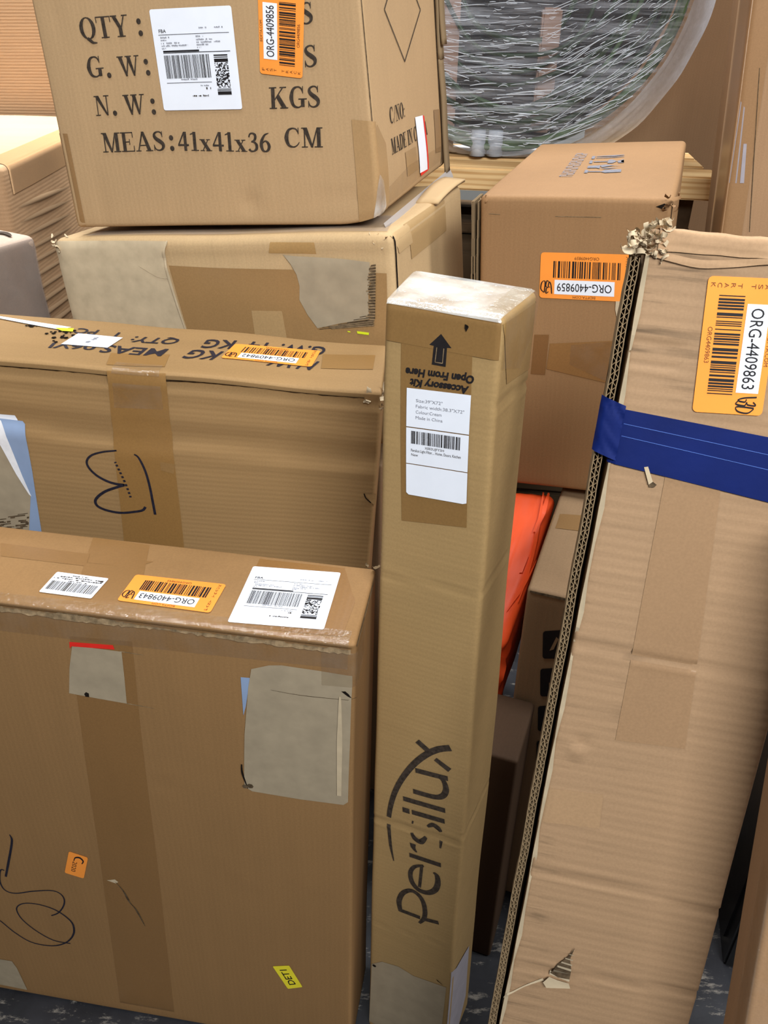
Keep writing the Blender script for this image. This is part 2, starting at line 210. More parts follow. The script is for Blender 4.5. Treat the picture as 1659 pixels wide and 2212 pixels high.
    'M_wg': ('M', 'T', [(0.1435, 0.2856), (0.1493, 0.2868), (0.1576, 0.2719), (0.1517, 0.2544), (0.1441, 0.2547)]),
    'M_wgs': ('M', 'T', [(0.1219, 0.2738), (0.143, 0.2737), (0.1436, 0.2675), (0.1222, 0.2675)]),
    'M_wgb': ('M', 'T', [(0.1149, 0.282), (0.1197, 0.2818), (0.1211, 0.2547), (0.1166, 0.2549)]),
    'M_wge': ('M', 'T', [(0.1574, 0.2745), (0.1665, 0.2869), (0.1668, 0.2827), (0.1598, 0.2667), (0.1689, 0.2587), (0.1607, 0.2565)]),
    'M_fk1': ('M', 'T', [(0.1207, 0.3222), (0.1488, 0.3282), (0.1635, 0.3308), (0.1638, 0.3264), (0.1497, 0.3188), (0.121, 0.3178)]),
    'M_fk2': ('M', 'T', [(0.1216, 0.3068), (0.1504, 0.3117), (0.1647, 0.3161), (0.165, 0.3128), (0.1509, 0.3063), (0.1216, 0.303)]),
    'M_fkb': ('M', 'T', [(0.1137, 0.3239), (0.1188, 0.3235), (0.12, 0.2977), (0.1151, 0.298)]),
    'M_txt': ('M', 'T', [(0.0867, 0.142), (0.0842, 0.3586), (0.1057, 0.1423)]),
    'M_tape1': ('M', 'F', [(0.0827, 0.2541), (0.1041, 0.2555), (0.1011, 0.1931), (0.0797, 0.1929)]),
    'M_tape2': ('M', 'F', [(0.1061, 0.2423), (0.2015, 0.2524), (0.2011, 0.1855), (0.1027, 0.2028)]),
    'M_line1': ('M', 'F', [(0.0132, 0.4211), (0.0287, 0.4203)]),
    'M_line2': ('M', 'F', [(0.1045, 0.4189), (0.1653, 0.4191)]),
    'M_tornR': ('M', 'F', [(0.1938, 0.3086), (0.2055, 0.3092), (0.2024, 0.2761), (0.2015, 0.2524), (0.1967, 0.2555), (0.1981, 0.2825), (0.1942, 0.2968)]),
    'R_org': ('R', 'F', [(0.0477, 1.2335), (0.0562, 1.1308), (0.1075, 1.1348), (0.0984, 1.2371)]),
    'R_blue': ('R', 'F', [(-0.0034, 1.126), (0.1155, 1.1192), (0.1638, 1.1165), (0.1769, 1.0622), (0.127, 1.0677), (-0.0044, 1.0811)]),
    'R_cr0': ('R', 'F', [(0.0014, 0.9157), (0.161, 0.9144)]),
    'R_cr1': ('R', 'F', [(0.0022, 0.6807), (0.1721, 0.6734)]),
    'R_cr2': ('R', 'F', [(-0.0018, 0.5612), (0.1707, 0.5754)]),
    'R_cr3': ('R', 'F', [(-0.0025, 1.1786), (0.0521, 1.1761)]),
    'R_cr4': ('R', 'F', [(-0.0012, 1.1662), (0.0509, 1.1652)]),
    'R_hole': ('R', 'F', [(0.0546, 0.6013), (0.0523, 0.5863), (0.0556, 0.5741), (0.0559, 0.5602), (0.0368, 0.5621), (0.0421, 0.5764), (0.0505, 0.5893)]),
    'R_flap': ('R', 'F', [(0.0369, 0.5615), (0.0558, 0.5596), (0.0581, 0.5532), (0.0365, 0.5473), (0.0323, 0.5531)]),
    'R_dent': ('R', 'F', [(0.0213, 0.8141)]),
    'R_nick': ('R', 'F', [(0.0348, 1.0674), (0.0375, 1.0702), (0.0412, 1.068), (0.0395, 1.0654), (0.0356, 1.0651)]),
    'R_tapes': ('R', 'F', [(-0.005, 0.7684), (0.052, 0.7731), (0.0545, 0.7373), (-0.0056, 0.7315)]),
    'R_tapeL': ('R', 'F', [(0.0018, 1.1071), (0.0271, 1.1071), (0.0693, 0.5059), (0.0046, 0.4855)]),
    'R_tapeV': ('R', 'F', [(0.0462, 1.0832), (0.0899, 1.0786), (0.1101, 0.8346), (0.0519, 0.8307)]),
    'L_i0': ('L', 'F', [(0.0294, 0.6002), (0.0654, 0.6143), (0.0723, 0.5633), (0.0345, 0.5513)]),
    'L_i1': ('L', 'F', [(0.0335, 0.5316), (0.0682, 0.5455), (0.074, 0.4918), (0.039, 0.4788)]),
    'L_i2': ('L', 'F', [(0.038, 0.4586), (0.0709, 0.474), (0.0767, 0.4187), (0.0431, 0.4081)]),
    'L_i3': ('L', 'F', [(0.0441, 0.3865), (0.0721, 0.4002), (0.077, 0.3503), (0.0489, 0.339)]),
    'L_tape': ('L', 'T', [(0.0004, 0.2037), (0.0556, 0.2178), (0.0586, 0.1701), (-0.0027, 0.1602)]),
    'S_film': ('S', 'F', [(0.0029, 1.2113), (0.0102, 1.2012), (0.0137, 1.0821), (0.0014, 1.0826)]),
    'S_film2': ('S', 'F', [(0.016, 1.1453), (0.0213, 1.145), (0.0259, 1.0816), (0.0191, 1.0819)]),
    'S_tape': ('S', 'F', [(-0.0015, 1.3486), (0.0041, 1.3482), (-0.0002, 1.3072), (-0.0016, 1.3073)]),
    'S_line': ('S', 'F', [(0.017, 1.3535), (0.0472, 0.9986)]),
    'O_f1': ('O', 'T', [(0.0958, 0.2471), (0.0966, 0.2076), (0.0933, 0.176)]),
    'O_f2': ('O', 'T', [(0.0947, 0.1366), (0.0927, 0.1091)]),
    'O_f3': ('O', 'T', [(0.1123, 0.1344), (0.1037, 0.095), (0.0927, 0.0501)]),
    'O_f4': ('O', 'T', [(0.0879, 0.2461), (0.0946, 0.2001), (0.1022, 0.1194), (0.1031, 0.0644)]),
    'K_print': ('K', 'T', [(0.1946, 0.1933), (0.2322, 0.2263), (0.2382, 0.1895), (0.2179, 0.169)]),
}

# ------------------------------------------------------------------ materials
def lin(c): return tuple(((x/255)/12.92 if x/255 <= .04045 else ((x/255+.055)/1.055)**2.4) for x in c)
class NT:
    def __init__(s, name):
        s.m = bpy.data.materials.new(name); s.m.use_nodes = True; s.t = s.m.node_tree; s.n = s.t.nodes; s.n.clear()
        s.out = s.n.new('ShaderNodeOutputMaterial')
    def new(s, kind, **kw):
        n = s.n.new(kind)
        for k, v in kw.items(): setattr(n, k, v)
        return n
    def link(s, a, b): s.t.links.new(a, b)
    def bsdf(s, col, rough=.6, spec=.3):
        b = s.new('ShaderNodeBsdfPrincipled'); b.inputs['Base Color'].default_value = (*lin(col), 1); b.inputs['Roughness'].default_value = rough
        b.inputs['Specular IOR Level'].default_value = spec; s.link(b.outputs[0], s.out.inputs[0]); s.b = b; return b
    def coord(s, scale=(1, 1, 1), attr=True):
        if attr: a = s.new('ShaderNodeAttribute', attribute_name='loc'); o = a.outputs['Vector']
        else: a = s.new('ShaderNodeTexCoord'); o = a.outputs['Object']
        m = s.new('ShaderNodeMapping'); m.inputs['Scale'].default_value = scale; s.link(o, m.inputs[0]); return m.outputs[0]
    def noise(s, vec, scale, detail=4, rough=.55):
        n = s.new('ShaderNodeTexNoise'); n.inputs['Scale'].default_value = scale; n.inputs['Detail'].default_value = detail; n.inputs['Roughness'].default_value = rough
        s.link(vec, n.inputs['Vector']); return n.outputs['Fac']
    def ramp(s, f, stops):
        r = s.new('ShaderNodeValToRGB'); e = r.color_ramp.elements
        while len(e) < len(stops): e.new(.5)
        for x, (p, c) in zip(e, stops): x.position = p; x.color = (*c, 1) if len(c) == 3 else c
        s.link(f, r.inputs[0]); return r.outputs[0]
    def math(s, op, a, b):
        n = s.new('ShaderNodeMath', operation=op)
        for i, v in enumerate((a, b)):
            if isinstance(v, (int, float)): n.inputs[i].default_value = v
            else: s.link(v, n.inputs[i])
        return n.outputs[0]
    def mix(s, f, a, b, mode='MIX'):
        n = s.new('ShaderNodeMix', data_type='RGBA', blend_type=mode)
        if isinstance(f, (int, float)): n.inputs[0].default_value = f
        else: s.link(f, n.inputs[0])
        for i, v in ((6, a), (7, b)):
            if isinstance(v, tuple): n.inputs[i].default_value = (*v, 1)
            else: s.link(v, n.inputs[i])
        return n.outputs[2]
    def bump(s, h, strength=.2, dist=.001):
        b = s.new('ShaderNodeBump'); b.inputs['Strength'].default_value = strength; b.inputs['Distance'].default_value = dist
        s.link(h, b.inputs['Height']); return b.outputs[0]

def kraft(name, col, flute='z', period=.0068, bumpy=.12, streak=.12, smudge=None, dirt=.0, rough=.72, spec=.22):
    """Brown corrugated board: paper fibres, faint streaks along the flutes, flute ripple."""
    t = NT(name); b = t.bsdf(col, rough, spec)
    axis = {'x': 0, 'y': 1, 'z': 2}[flute]
    st = [38, 38, 38]; st[axis] = 2.5
    if flute == 'x': st = [2.5, 38, 60]
    c0 = t.coord()
    big = t.noise(c0, 3.2, 3)
    strk = t.noise(t.coord(tuple(st)), 1.0, 5, .6)
    fib = t.noise(t.coord((420, 420, 420)), 1.0, 2, .6)
    base = lin(col)
    k = lambda f: tuple(min(1, x*f) for x in base)
    cc = t.ramp(big, [(.3, k(.93)), (.7, (min(1, base[0]*1.06), base[1]*1.05, base[2]*1.04))])
    cc = t.mix(streak, cc, t.ramp(strk, [(.32, k(.55)), (.66, k(1.35))]))
    cc = t.mix(.16, cc, t.ramp(fib, [(.3, k(.6)), (.7, k(1.3))]))
    if dirt:
        cc = t.mix(t.math('MULTIPLY', t.ramp(t.noise(c0, 9, 6, .7), [(.55, (0, 0, 0)), (.75, (1, 1, 1))]), dirt), cc, k(.45))
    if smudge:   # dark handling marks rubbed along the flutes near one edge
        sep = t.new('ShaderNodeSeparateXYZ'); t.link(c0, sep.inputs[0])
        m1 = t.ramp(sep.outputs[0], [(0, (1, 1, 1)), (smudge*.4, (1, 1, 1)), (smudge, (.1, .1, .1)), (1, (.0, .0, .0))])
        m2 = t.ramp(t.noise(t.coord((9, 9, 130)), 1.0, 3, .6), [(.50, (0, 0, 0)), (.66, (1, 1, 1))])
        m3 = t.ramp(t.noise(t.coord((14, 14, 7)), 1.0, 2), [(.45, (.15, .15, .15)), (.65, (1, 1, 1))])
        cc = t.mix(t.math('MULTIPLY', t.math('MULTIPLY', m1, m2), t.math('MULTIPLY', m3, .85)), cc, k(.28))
    t.link(cc, b.inputs['Base Color'])
    w = t.new('ShaderNodeTexWave', wave_type='BANDS', bands_direction={'x': 'Z', 'z': 'X', 'y': 'X'}[flute]); w.inputs['Scale'].default_value = .314/period; w.inputs['Distortion'].default_value = .4
    t.link(c0, w.inputs['Vector'])
    h = t.math('ADD', t.math('MULTIPLY', w.outputs['Fac'], .35), t.math('MULTIPLY', strk, .9))
    t.link(t.bump(h, bumpy, .0016), b.inputs['Normal'])
    return t.m
def plain(name, col, rough=.6, spec=.3, var=.06, scale=60, bump=0, attr=True, bscale=None, metal=0):
    t = NT(name); b = t.bsdf(col, rough, spec); base = lin(col); b.inputs['Metallic'].default_value = metal
    n = t.noise(t.coord(attr=attr), scale, 4)
    t.link(t.ramp(n, [(.3, tuple(x*(1-var*2) for x in base)), (.7, tuple(min(1, x*(1+var)) for x in base))]), b.inputs['Base Color'])
    if bump: t.link(t.bump(t.noise(t.coord(attr=attr), bscale or scale, 5), bump, .002), b.inputs['Normal'])
    return t.m
def tape(name, tint, rough=.22, wr=.25, gloss=.10, scale=(30, 30, 30), haze=0.0, hcol=(200, 190, 175)):
    """Packing tape or film: tinted clear layer with a sheen and wrinkles."""
    t = NT(name)
    tr = t.new('ShaderNodeBsdfTransparent'); tr.inputs[0].default_value = (*tint, 1)
    gl = t.new('ShaderNodeBsdfGlossy'); gl.inputs['Roughness'].default_value = rough
    bn = t.bump(t.noise(t.coord(scale), 1.0, 5, .6), wr, .004); t.link(bn, gl.inputs['Normal'])
    base = tr.outputs[0]
    if haze:
        df = t.new('ShaderNodeBsdfDiffuse'); df.inputs[0].default_value = (*lin(hcol), 1); mh = t.new('ShaderNodeMixShader')
        hz = t.ramp(t.noise(t.coord(tuple(x*.5 for x in scale)), 1.0, 4), [(.35, (haze*.3,)*3), (.7, (min(1, haze*1.6),)*3)])
        t.link(hz, mh.inputs[0]); t.link(base, mh.inputs[1]); t.link(df.outputs[0], mh.inputs[2]); base = mh.outputs[0]
    mx = t.new('ShaderNodeMixShader'); mx.inputs[0].default_value = gloss; t.link(base, mx.inputs[1]); t.link(gl.outputs[0], mx.inputs[2])
    t.link(mx.outputs[0], t.out.inputs[0]); return t.m

M = {}
M['kraftA'] = kraft('kraft_tan', (143, 108, 69), 'z', streak=.07, dirt=.10)
M['kraftB'] = kraft('kraft_golden', (150, 118, 78), 'x', bumpy=.12, streak=.12)
M['kraftC'] = kraft('kraft_pale', (184, 154, 114), 'z', streak=.08)
M['kraftD'] = kraft('kraft_warm', (177, 145, 107), 'z', streak=.07)
M['kraftP'] = kraft('kraft_slim', (161, 131, 87), 'x', bumpy=.07, streak=.09)
M['kraftM'] = kraft('kraft_red', (148, 112, 76), 'z', streak=.06)
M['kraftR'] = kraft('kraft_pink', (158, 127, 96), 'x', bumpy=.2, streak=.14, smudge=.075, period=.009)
M['kraftL'] = kraft('kraft_low', (152, 124, 94), 'z', streak=.08)
M['kraftY'] = kraft('kraft_gap_shade', (74, 54, 38), 'z', streak=.08)  # brown board darkened to paint in the deep shade of the gap
M['kraftG'] = kraft('kraft_light', (172, 138, 104), 'x', bumpy=.3, streak=.12)
M['kraftK'] = kraft('kraft_grey', (170, 150, 134), 'z', streak=.10, dirt=.2)
M['kraftS'] = kraft('kraft_brown', (168, 132, 98), 'z', streak=.10)
M['liner'] = plain('liner_paper', (192, 172, 142), .85, .1, .07, 45, .15)
M['liner_grey'] = plain('liner_grey', (160, 144, 120), .85, .1, .06, 40, .12)
M['raw_edge'] = plain('raw_board_edge', (138, 116, 88), .9, .05, .25, 130, .4)
M['raw_dark'] = plain('board_core', (92, 76, 58), .95, .05, .3, 160)
M['white'] = plain('white_label_paper', (232, 234, 242), .6, .15, .015, 30)
M['white_matte'] = plain('white_torn_paper', (228, 226, 228), .8, .1, .04, 120)
M['orange'] = plain('orange_label_paper', (248, 150, 62), .6, .15, .025, 25)
M['ink'] = plain('black_ink', (34, 30, 31), .6, .2, .1, 90)
M['ink_soft'] = plain('faded_black_ink', (64, 54, 46), .75, .15, .25, 260)
M['ink_grey'] = plain('grey_print', (140, 140, 148), .6, .2, .1, 200)
M['ink_blue'] = plain('blue_grey_print', (122, 120, 128), .7, .2, .12, 200)
M['ink_brown'] = plain('brown_print', (120, 70, 34), .6, .2, .05, 90)
M['marker'] = plain('marker_ink', (36, 34, 46), .5, .3, .2, 300)
M['red'] = plain('red_print', (222, 44, 34), .5, .3, .04, 60)
M['blue_slip'] = plain('blue_slip', (138, 156, 186), .45, .35, .05, 20)
M['yellow'] = plain('yellow_label', (240, 222, 52), .5, .3, .03, 40)
M['lime'] = plain('lime_slip', (214, 222, 40), .5, .3, .03, 40)
M['lilac'] = plain('lilac_slip', (168, 160, 166), .6, .2, .05, 40)
M['hole'] = plain('torn_dark', (30, 24, 20), .95, .05, .2, 200)
KCOL = {'kraftY': (74, 54, 38), 'kraftA': (143, 108, 69), 'kraftB': (150, 118, 78), 'kraftC': (184, 154, 114), 'kraftD': (177, 145, 107), 'kraftP': (161, 131, 87), 'kraftM': (148, 112, 76), 'kraftR': (158, 127, 96), 'kraftL': (152, 124, 94), 'kraftG': (172, 138, 104), 'kraftK': (170, 150, 134), 'kraftS': (168, 132, 98)}
TAPES = {'tape_faint': (.965, .95, .93), 'tape_pale': (1.03, 1.03, 1.02), 'tape': (.94, .915, .86), 'tape_gold': (.94, .89, .77), 'tape_dark': (.84, .78, .69)}
def taped(kind, board):
    k = kind+'_on_'+board
    if k not in M:
        f = TAPES[kind]; M[k] = kraft(k, tuple(a*b for a, b in zip(KCOL[board], f)), 'z', bumpy=.03, streak=.04, rough=.30, spec=.42)
    return M[k]
M['tape_clear'] = tape('clear_tape', (.96, .94, .90), .14, .8, .07, (60, 60, 60), .05)
M['film'] = tape('crumpled_film', (.94, .93, .90), .12, 1.0, .16, (34, 34, 34), .42, (240, 236, 230))
M['film_grey'] = tape('grey_film', (.86, .86, .88), .25, .5, .06, (12, 40, 40), .22, (182, 168, 158))
M['tape_back'] = plain('tape_underside', (168, 158, 152), .35, .4, .08, 30, .2)
M['blue_tape'] = plain('blue_tape', (10, 28, 88), .6, .15, .10, 14, .12, bscale=70)
M['wood'] = None
def wood():
    t = NT('pine_wood'); b = t.bsdf((214, 176, 122), .65, .2)
    v = t.coord((2, 26, 26), attr=False); w = t.new('ShaderNodeTexWave', wave_type='BANDS', bands_direction='Z'); w.inputs['Scale'].default_value = 1.1; w.inputs['Distortion'].default_value = 5; w.inputs['Detail'].default_value = 3
    t.link(v, w.inputs['Vector']); c = t.ramp(w.outputs['Fac'], [(.1, lin((196, 150, 94))), (.6, lin((226, 190, 136)))])
    t.link(t.mix(.3, c, t.ramp(t.noise(v, 3, 5), [(.3, lin((150, 110, 66))), (.7, lin((236, 204, 152)))])), b.inputs['Base Color']); return t.m
M['wood'] = wood()
M['shaded_wood'] = plain('shaded_pine', (84, 66, 48), .85, .1, .25, 20, .2, attr=False)  # dark colour paints the shade under the deck boards
M['black_plastic'] = plain('black_plastic', (20, 19, 20), .35, .45, .2, 30, .25, attr=False)
M['orange_bag'] = plain('orange_plastic', (255, 92, 42), .42, .3, .06, 14, .2, bscale=22)
M['hose'] = plain('green_vine', (40, 66, 30), .4, .4, .25, 40, attr=False)
M['hose_light'] = plain('green_vine_light', (96, 122, 84), .5, .3, .2, 40, attr=False)
M['core'] = plain('dark_bundle_core', (52, 44, 46), .9, .1, .45, 9, .6, attr=False)
M['core_pink'] = plain('wrapped_board', (186, 150, 130), .8, .1, .1, 12, attr=False)
M['cap'] = plain('white_end_cap', (205, 212, 222), .4, .3, .05, 20, attr=False)
M['panel_white'] = plain('white_panel', (218, 214, 208), .55, .3, .05, 20, attr=False)
def glints():
    t = NT('film_glint'); b = t.bsdf((226, 232, 242), .18, .7); b.inputs['Transmission Weight'].default_value = .35; return t.m
M['strand'] = glints()  # near-white colour paints glints on the wrinkled film
def wrap_film(name, lo, hi, vs, gloss):
    t = NT(name)
    tr = t.new('ShaderNodeBsdfTransparent'); tr.inputs[0].default_value = (.93, .94, .96, 1)
    gl = t.new('ShaderNodeBsdfGlossy'); gl.inputs['Roughness'].default_value = .22; gl.inputs[0].default_value = (.96, .98, 1, 1)
    df = t.new('ShaderNodeBsdfDiffuse'); df.inputs[0].default_value = (*lin((226, 230, 240)), 1)
    n = t.noise(t.coord((4, 10, 70), attr=False), 1.6, 8, .7)
    bn = t.bump(n, 1.0, .03); t.link(bn, gl.inputs['Normal'])
    m1 = t.new('ShaderNodeMixShader'); t.link(t.ramp(t.noise(t.coord(vs, attr=False), 1.0, 7, .72), [(.44, (lo,)*3), (.70, (hi,)*3)]), m1.inputs[0]); t.link(tr.outputs[0], m1.inputs[1]); t.link(df.outputs[0], m1.inputs[2])
    m2 = t.new('ShaderNodeMixShader'); m2.inputs[0].default_value = gloss; t.link(m1.outputs[0], m2.inputs[1]); t.link(gl.outputs[0], m2.inputs[2])
    t.link(m2.outputs[0], t.out.inputs[0]); return t.m
M['wrap'] = wrap_film('stretch_film', .03, .50, (4, 8, 90), .14); M['wrap_side'] = wrap_film('stretch_film_side', .72, .95, (30, 14, 30), .18)
def floor_mat():
    t = NT('scuffed_floor'); b = t.bsdf((52, 54, 60), .5, .4)
    v = t.coord(attr=False)
    c = t.ramp(t.noise(v, 6, 6, .65), [(.3, lin((20, 20, 23))), (.7, lin((52, 52, 57)))])
    s1 = t.ramp(t.noise(t.coord((10, 28, 1), attr=False), 1.6, 6, .75), [(.56, (0, 0, 0)), (.66, (1, 1, 1))])
    c = t.mix(t.math('MULTIPLY', s1, .5), c, lin((186, 176, 162)))
    t.link(c, b.inputs['Base Color']); t.link(t.bump(t.noise(v, 30, 6), .3, .003), b.inputs['Normal']); return t.m

# ------------------------------------------------------------------ object helpers
def link(name, me, mat, parent=None):
    o = bpy.data.objects.new(name, me); COL.objects.link(o)
    if mat: me.materials.append(M[mat] if isinstance(mat, str) else mat)
    if parent: o.parent = parent; o.matrix_parent_inverse = parent.matrix_world.inverted()
    return o
def setloc(me, locs):
    a = me.attributes.new('loc', 'FLOAT_VECTOR', 'POINT')
    a.data.foreach_set('vector', [c for p in locs for c in p])
def thing(name, label, cat, loc, group=None):
    o = bpy.data.objects.new(name, None); COL.objects.link(o); o.location = loc; o.empty_display_size = .05
    o['label'] = label; o['category'] = cat
    if group: o['group'] = group
    bpy.context.view_layer.update(); return o
def bm_obj(name, bm, mat, parent=None, smooth=False):
    me = bpy.data.meshes.new(name); bm.to_mesh(me); bm.free()
    if smooth:
        for p in me.polygons: p.use_smooth = True
    return link(name, me, mat, parent)

def sm(x): return max(0.0, min(1.0, x))
class Carton:
    """A box with eight measured corners; everything stuck on it is laid out in metres on its faces and follows the same bends."""
    def __init__(s, key, rad=.006, amp=.0012, freq=4.0, feats=(), seed=0):
        (s.w, s.d, s.h), c = BOX[key]; s.c = [Vector(v) for v in c]; s.r = rad; s.amp = amp; s.f = freq; s.feats = list(feats); s.seed = Vector((seed*7.3, seed*3.1, seed*5.7))
        s.base = (s.c[0]+s.c[2]+s.c[4]+s.c[6])/4
        s.root = None
    def tri(s, p):
        a, b, c = p.x/s.w, p.y/s.d, p.z/s.h; o = Vector((0, 0, 0))
        for i in (0, 1):
            for j in (0, 1):
                for l in (0, 1):
                    o += s.c[i*4+j*2+l]*((a if i else 1-a)*(b if j else 1-b)*(c if l else 1-c))
        return o
    def rnd(s, p, off):
        r = s.r
        q = Vector((max(r, min(s.w-r, p.x)), max(r, min(s.d-r, p.y)), max(r, min(s.h-r, p.z)))); v = p-q
        if v.length < 1e-9: return p
        return q+v.normalized()*(r+off)
    def bend(s, p):
        q = p.copy()
        if s.amp: q += noise.noise_vector((p+s.seed)*s.f)*s.amp
        for f in s.feats: q = f(q, p)
        return q
    def loc(s, face, u, v):
        if face == 'F': return Vector((u, 0, v))
        if face == 'T': return Vector((u, v, s.h))
        if face == 'R': return Vector((s.w, u, v))
        if face == 'L': return Vector((0, u, v))
        if face == 'FT': return Vector((u, 0, s.h+v)) if v <= 0 else Vector((u, v, s.h))
        if face == 'FR': return Vector((u, 0, v)) if u <= s.w else Vector((s.w, u-s.w, v))
        if face == 'FL': return Vector((u, 0, v)) if u >= 0 else Vector((0, -u, v))
        if face == 'TR': return Vector((u, v, s.h)) if u <= s.w else Vector((s.w, v, s.h-(u-s.w)))
    def at(s, face, u, v, off=0.0):
        l = s.rnd(s.loc(face, u, v), off); return s.tri(s.bend(l)), l
    def body(s, mat, step=.012, name='body', root=None):
        s.board = mat
        def lines(n, r):
            k = max(2, int(n/step)); a = [0, r*.3, r*.65, r] + [r+(n-2*r)*i/k for i in range(1, k)] + [n-r, n-r*.65, n-r*.3, n]; return a
        X, Y, Z = lines(s.w, s.r), lines(s.d, s.r), lines(s.h, s.r)
        V, idx, F = [], {}, []
        def vid(p):
            k = (round(p[0], 5), round(p[1], 5), round(p[2], 5))
            if k not in idx: idx[k] = len(V); V.append(Vector(p))
            return idx[k]
        def face(A, B, mk, flip):
            for i in range(len(A)-1):
                for j in range(len(B)-1):
                    q = [vid(mk(A[i], B[j])), vid(mk(A[i+1], B[j])), vid(mk(A[i+1], B[j+1])), vid(mk(A[i], B[j+1]))]
                    F.append(q[::-1] if flip else q)
        face(X, Z, lambda a, b: (a, 0, b), False); face(X, Z, lambda a, b: (a, s.d, b), True)
        face(X, Y, lambda a, b: (a, b, s.h), False); face(X, Y, lambda a, b: (a, b, 0), True)
        face(Y, Z, lambda a, b: (s.w, a, b), False); face(Y, Z, lambda a, b: (0, a, b), True)
        L = [s.rnd(p, 0) for p in V]
        me = bpy.data.meshes.new(name); me.from_pydata([s.tri(s.bend(l)) for l in L], [], F); setloc(me, L)
        for p in me.polygons: p.use_smooth = True
        return link(name, me, mat, root or s.root)
    def polys(s, name, face, pl, mat, off=.0008, step=None, parent=None, smooth=True):
        """pl: polygons in metres on a face -> one mesh lying on the carton."""
        if mat in TAPES: mat = taped(mat, s.board)
        bm = bmesh.new()
        for p in pl:
            p = list(p); ar = sum(p[i-1][0]*p[i][1]-p[i][0]*p[i-1][1] for i in range(len(p)))
            if (ar < 0) != (face == 'L'): p = p[::-1]
            try: bm.faces.new([bm.verts.new((x, y, 0)) for x, y in p])
            except ValueError: pass
        if step:
            xs = [v.co.x for v in bm.verts]; ys = [v.co.y for v in bm.verts]
            for ax, lo, hi in ((0, min(xs), max(xs)), (1, min(ys), max(ys))):
                k = math.floor(lo/step)+1
                cuts = [j*step for j in range(k, int(math.ceil(hi/step)))]
                edge = {'FR': (0, s.w), 'FT': (1, 0), 'FL': (0, 0), 'TR': (0, s.w)}.get(face)
                if edge and edge[0] == ax: cuts += [edge[1]+d*s.r for d in (-1, -.6, -.3, 0, .3, .6, 1)]
                for c in cuts:
                    if lo < c < hi:
                        no = [0, 0, 0]; no[ax] = 1; co = [0, 0, 0]; co[ax] = c
                        bmesh.ops.bisect_plane(bm, geom=bm.verts[:]+bm.edges[:]+bm.faces[:], plane_co=co, plane_no=no)
        bmesh.ops.triangulate(bm, faces=[f for f in bm.faces if len(f.verts) > 4])
        ls = []
        for v in bm.verts:
            w, l = s.at(face, v.co.x, v.co.y, off); v.co = w; ls.append(l)
        me = bpy.data.meshes.new(name); bm.to_mesh(me); bm.free(); setloc(me, ls)
        if smooth:
            for p in me.polygons: p.use_smooth = True
        return link(name, me, mat, parent or s.root)
    def mark(s, key, name, mat, off=.0008, step=.015, parent=None, face=None):
        return s.polys(name, UV[key][1] if face is None else face, [UV[key][2]], mat, off, step, parent)
def quadmap(q):   # BL BR TR TL -> function of (x,y) in 0..1
    a, b, c, d = [Vector((x, y)) for x, y in q]
    return lambda x, y: tuple(a*((1-x)*(1-y))+b*(x*(1-y))+c*(x*y)+d*((1-x)*y))
def linemap(t):   # baseline left, baseline right, a point above the left end
    a, b, c = [Vector((x, y)) for x, y in t]
    return lambda x, y: tuple(a+(b-a)*x+(c-a)*y)
def rrect(x0, y0, x1, y1, rx, ry, n=4):
    P = []
    for cx, cy, a0 in ((x1-rx, y0+ry, -90), (x1-rx, y1-ry, 0), (x0+rx, y1-ry, 90), (x0+rx, y0+ry, 180)):
        for i in range(n+1):
            a = R_(a0+90*i/n); P.append((cx+rx*math.cos(a), cy+ry*math.sin(a)))
    return P
def smooth_path(P, n=6):
    out = []
    for i in range(len(P)-1):
        p0, p1, p2, p3 = [Vector(P[max(0, min(len(P)-1, i+k))]) for k in (-1, 0, 1, 2)]
        for j in range(n):
            t = j/n; out.append(.5*((2*p1)+(p2-p0)*t+(2*p0-5*p1+4*p2-p3)*t*t+(3*p1-p0-3*p2+p3)*t**3))
    out.append(Vector(P[-1])); return out
def ribbon(P, W, n=6, smooth=True):
    """Centre line and widths -> quads."""
    Q = smooth_path([(p[0], p[1]) for p in P], n) if smooth else [Vector((p[0], p[1])) for p in P]
    if not isinstance(W, (list, tuple)): W = [W]*len(P)
    ws = []
    for i in range(len(Q)):
        t = i/(len(Q)-1)*(len(W)-1); k = min(len(W)-2, int(t)) if len(W) > 1 else 0; ws.append(W[k]+(W[min(k+1, len(W)-1)]-W[k])*(t-k))
    Lf, Rt = [], []
    for i, p in enumerate(Q):
        d = (Q[min(i+1, len(Q)-1)]-Q[max(i-1, 0)]); d = d.normalized() if d.length > 1e-9 else Vector((1, 0)); nrm = Vector((-d.y, d.x))*ws[i]*.5
        Lf.append(tuple(p+nrm)); Rt.append(tuple(p-nrm))
    return [(Lf[i], Lf[i+1], Rt[i+1], Rt[i]) for i in range(len(Q)-1)]

# ---- plain lettering from Blender's built-in face
_fc = {}
def letters(string, bold=0.0):
    """-> polygons with x in 0..1 (string width) and y in cap heights."""
    k = (string, bold)
    if k in _fc: return _fc[k]
    cu = bpy.data.curves.new('lettering', 'FONT'); cu.body = string; cu.offset = bold; cu.resolution_u = 3
    ob = bpy.data.objects.new('lettering', cu); COL.objects.link(ob)
    me = bpy.data.meshes.new_from_object(ob.evaluated_get(bpy.context.evaluated_depsgraph_get()))
    vs = [v.co.copy() for v in me.vertices]; fs = [list(p.vertices) for p in me.polygons]
    bpy.data.objects.remove(ob); bpy.data.curves.remove(cu); bpy.data.meshes.remove(me)
    x0 = min(v.x for v in vs); x1 = max(v.x for v in vs); H = .69
    _fc[k] = [[((vs[i].x-x0)/(x1-x0), vs[i].y/H) for i in f] for f in fs]; return _fc[k]
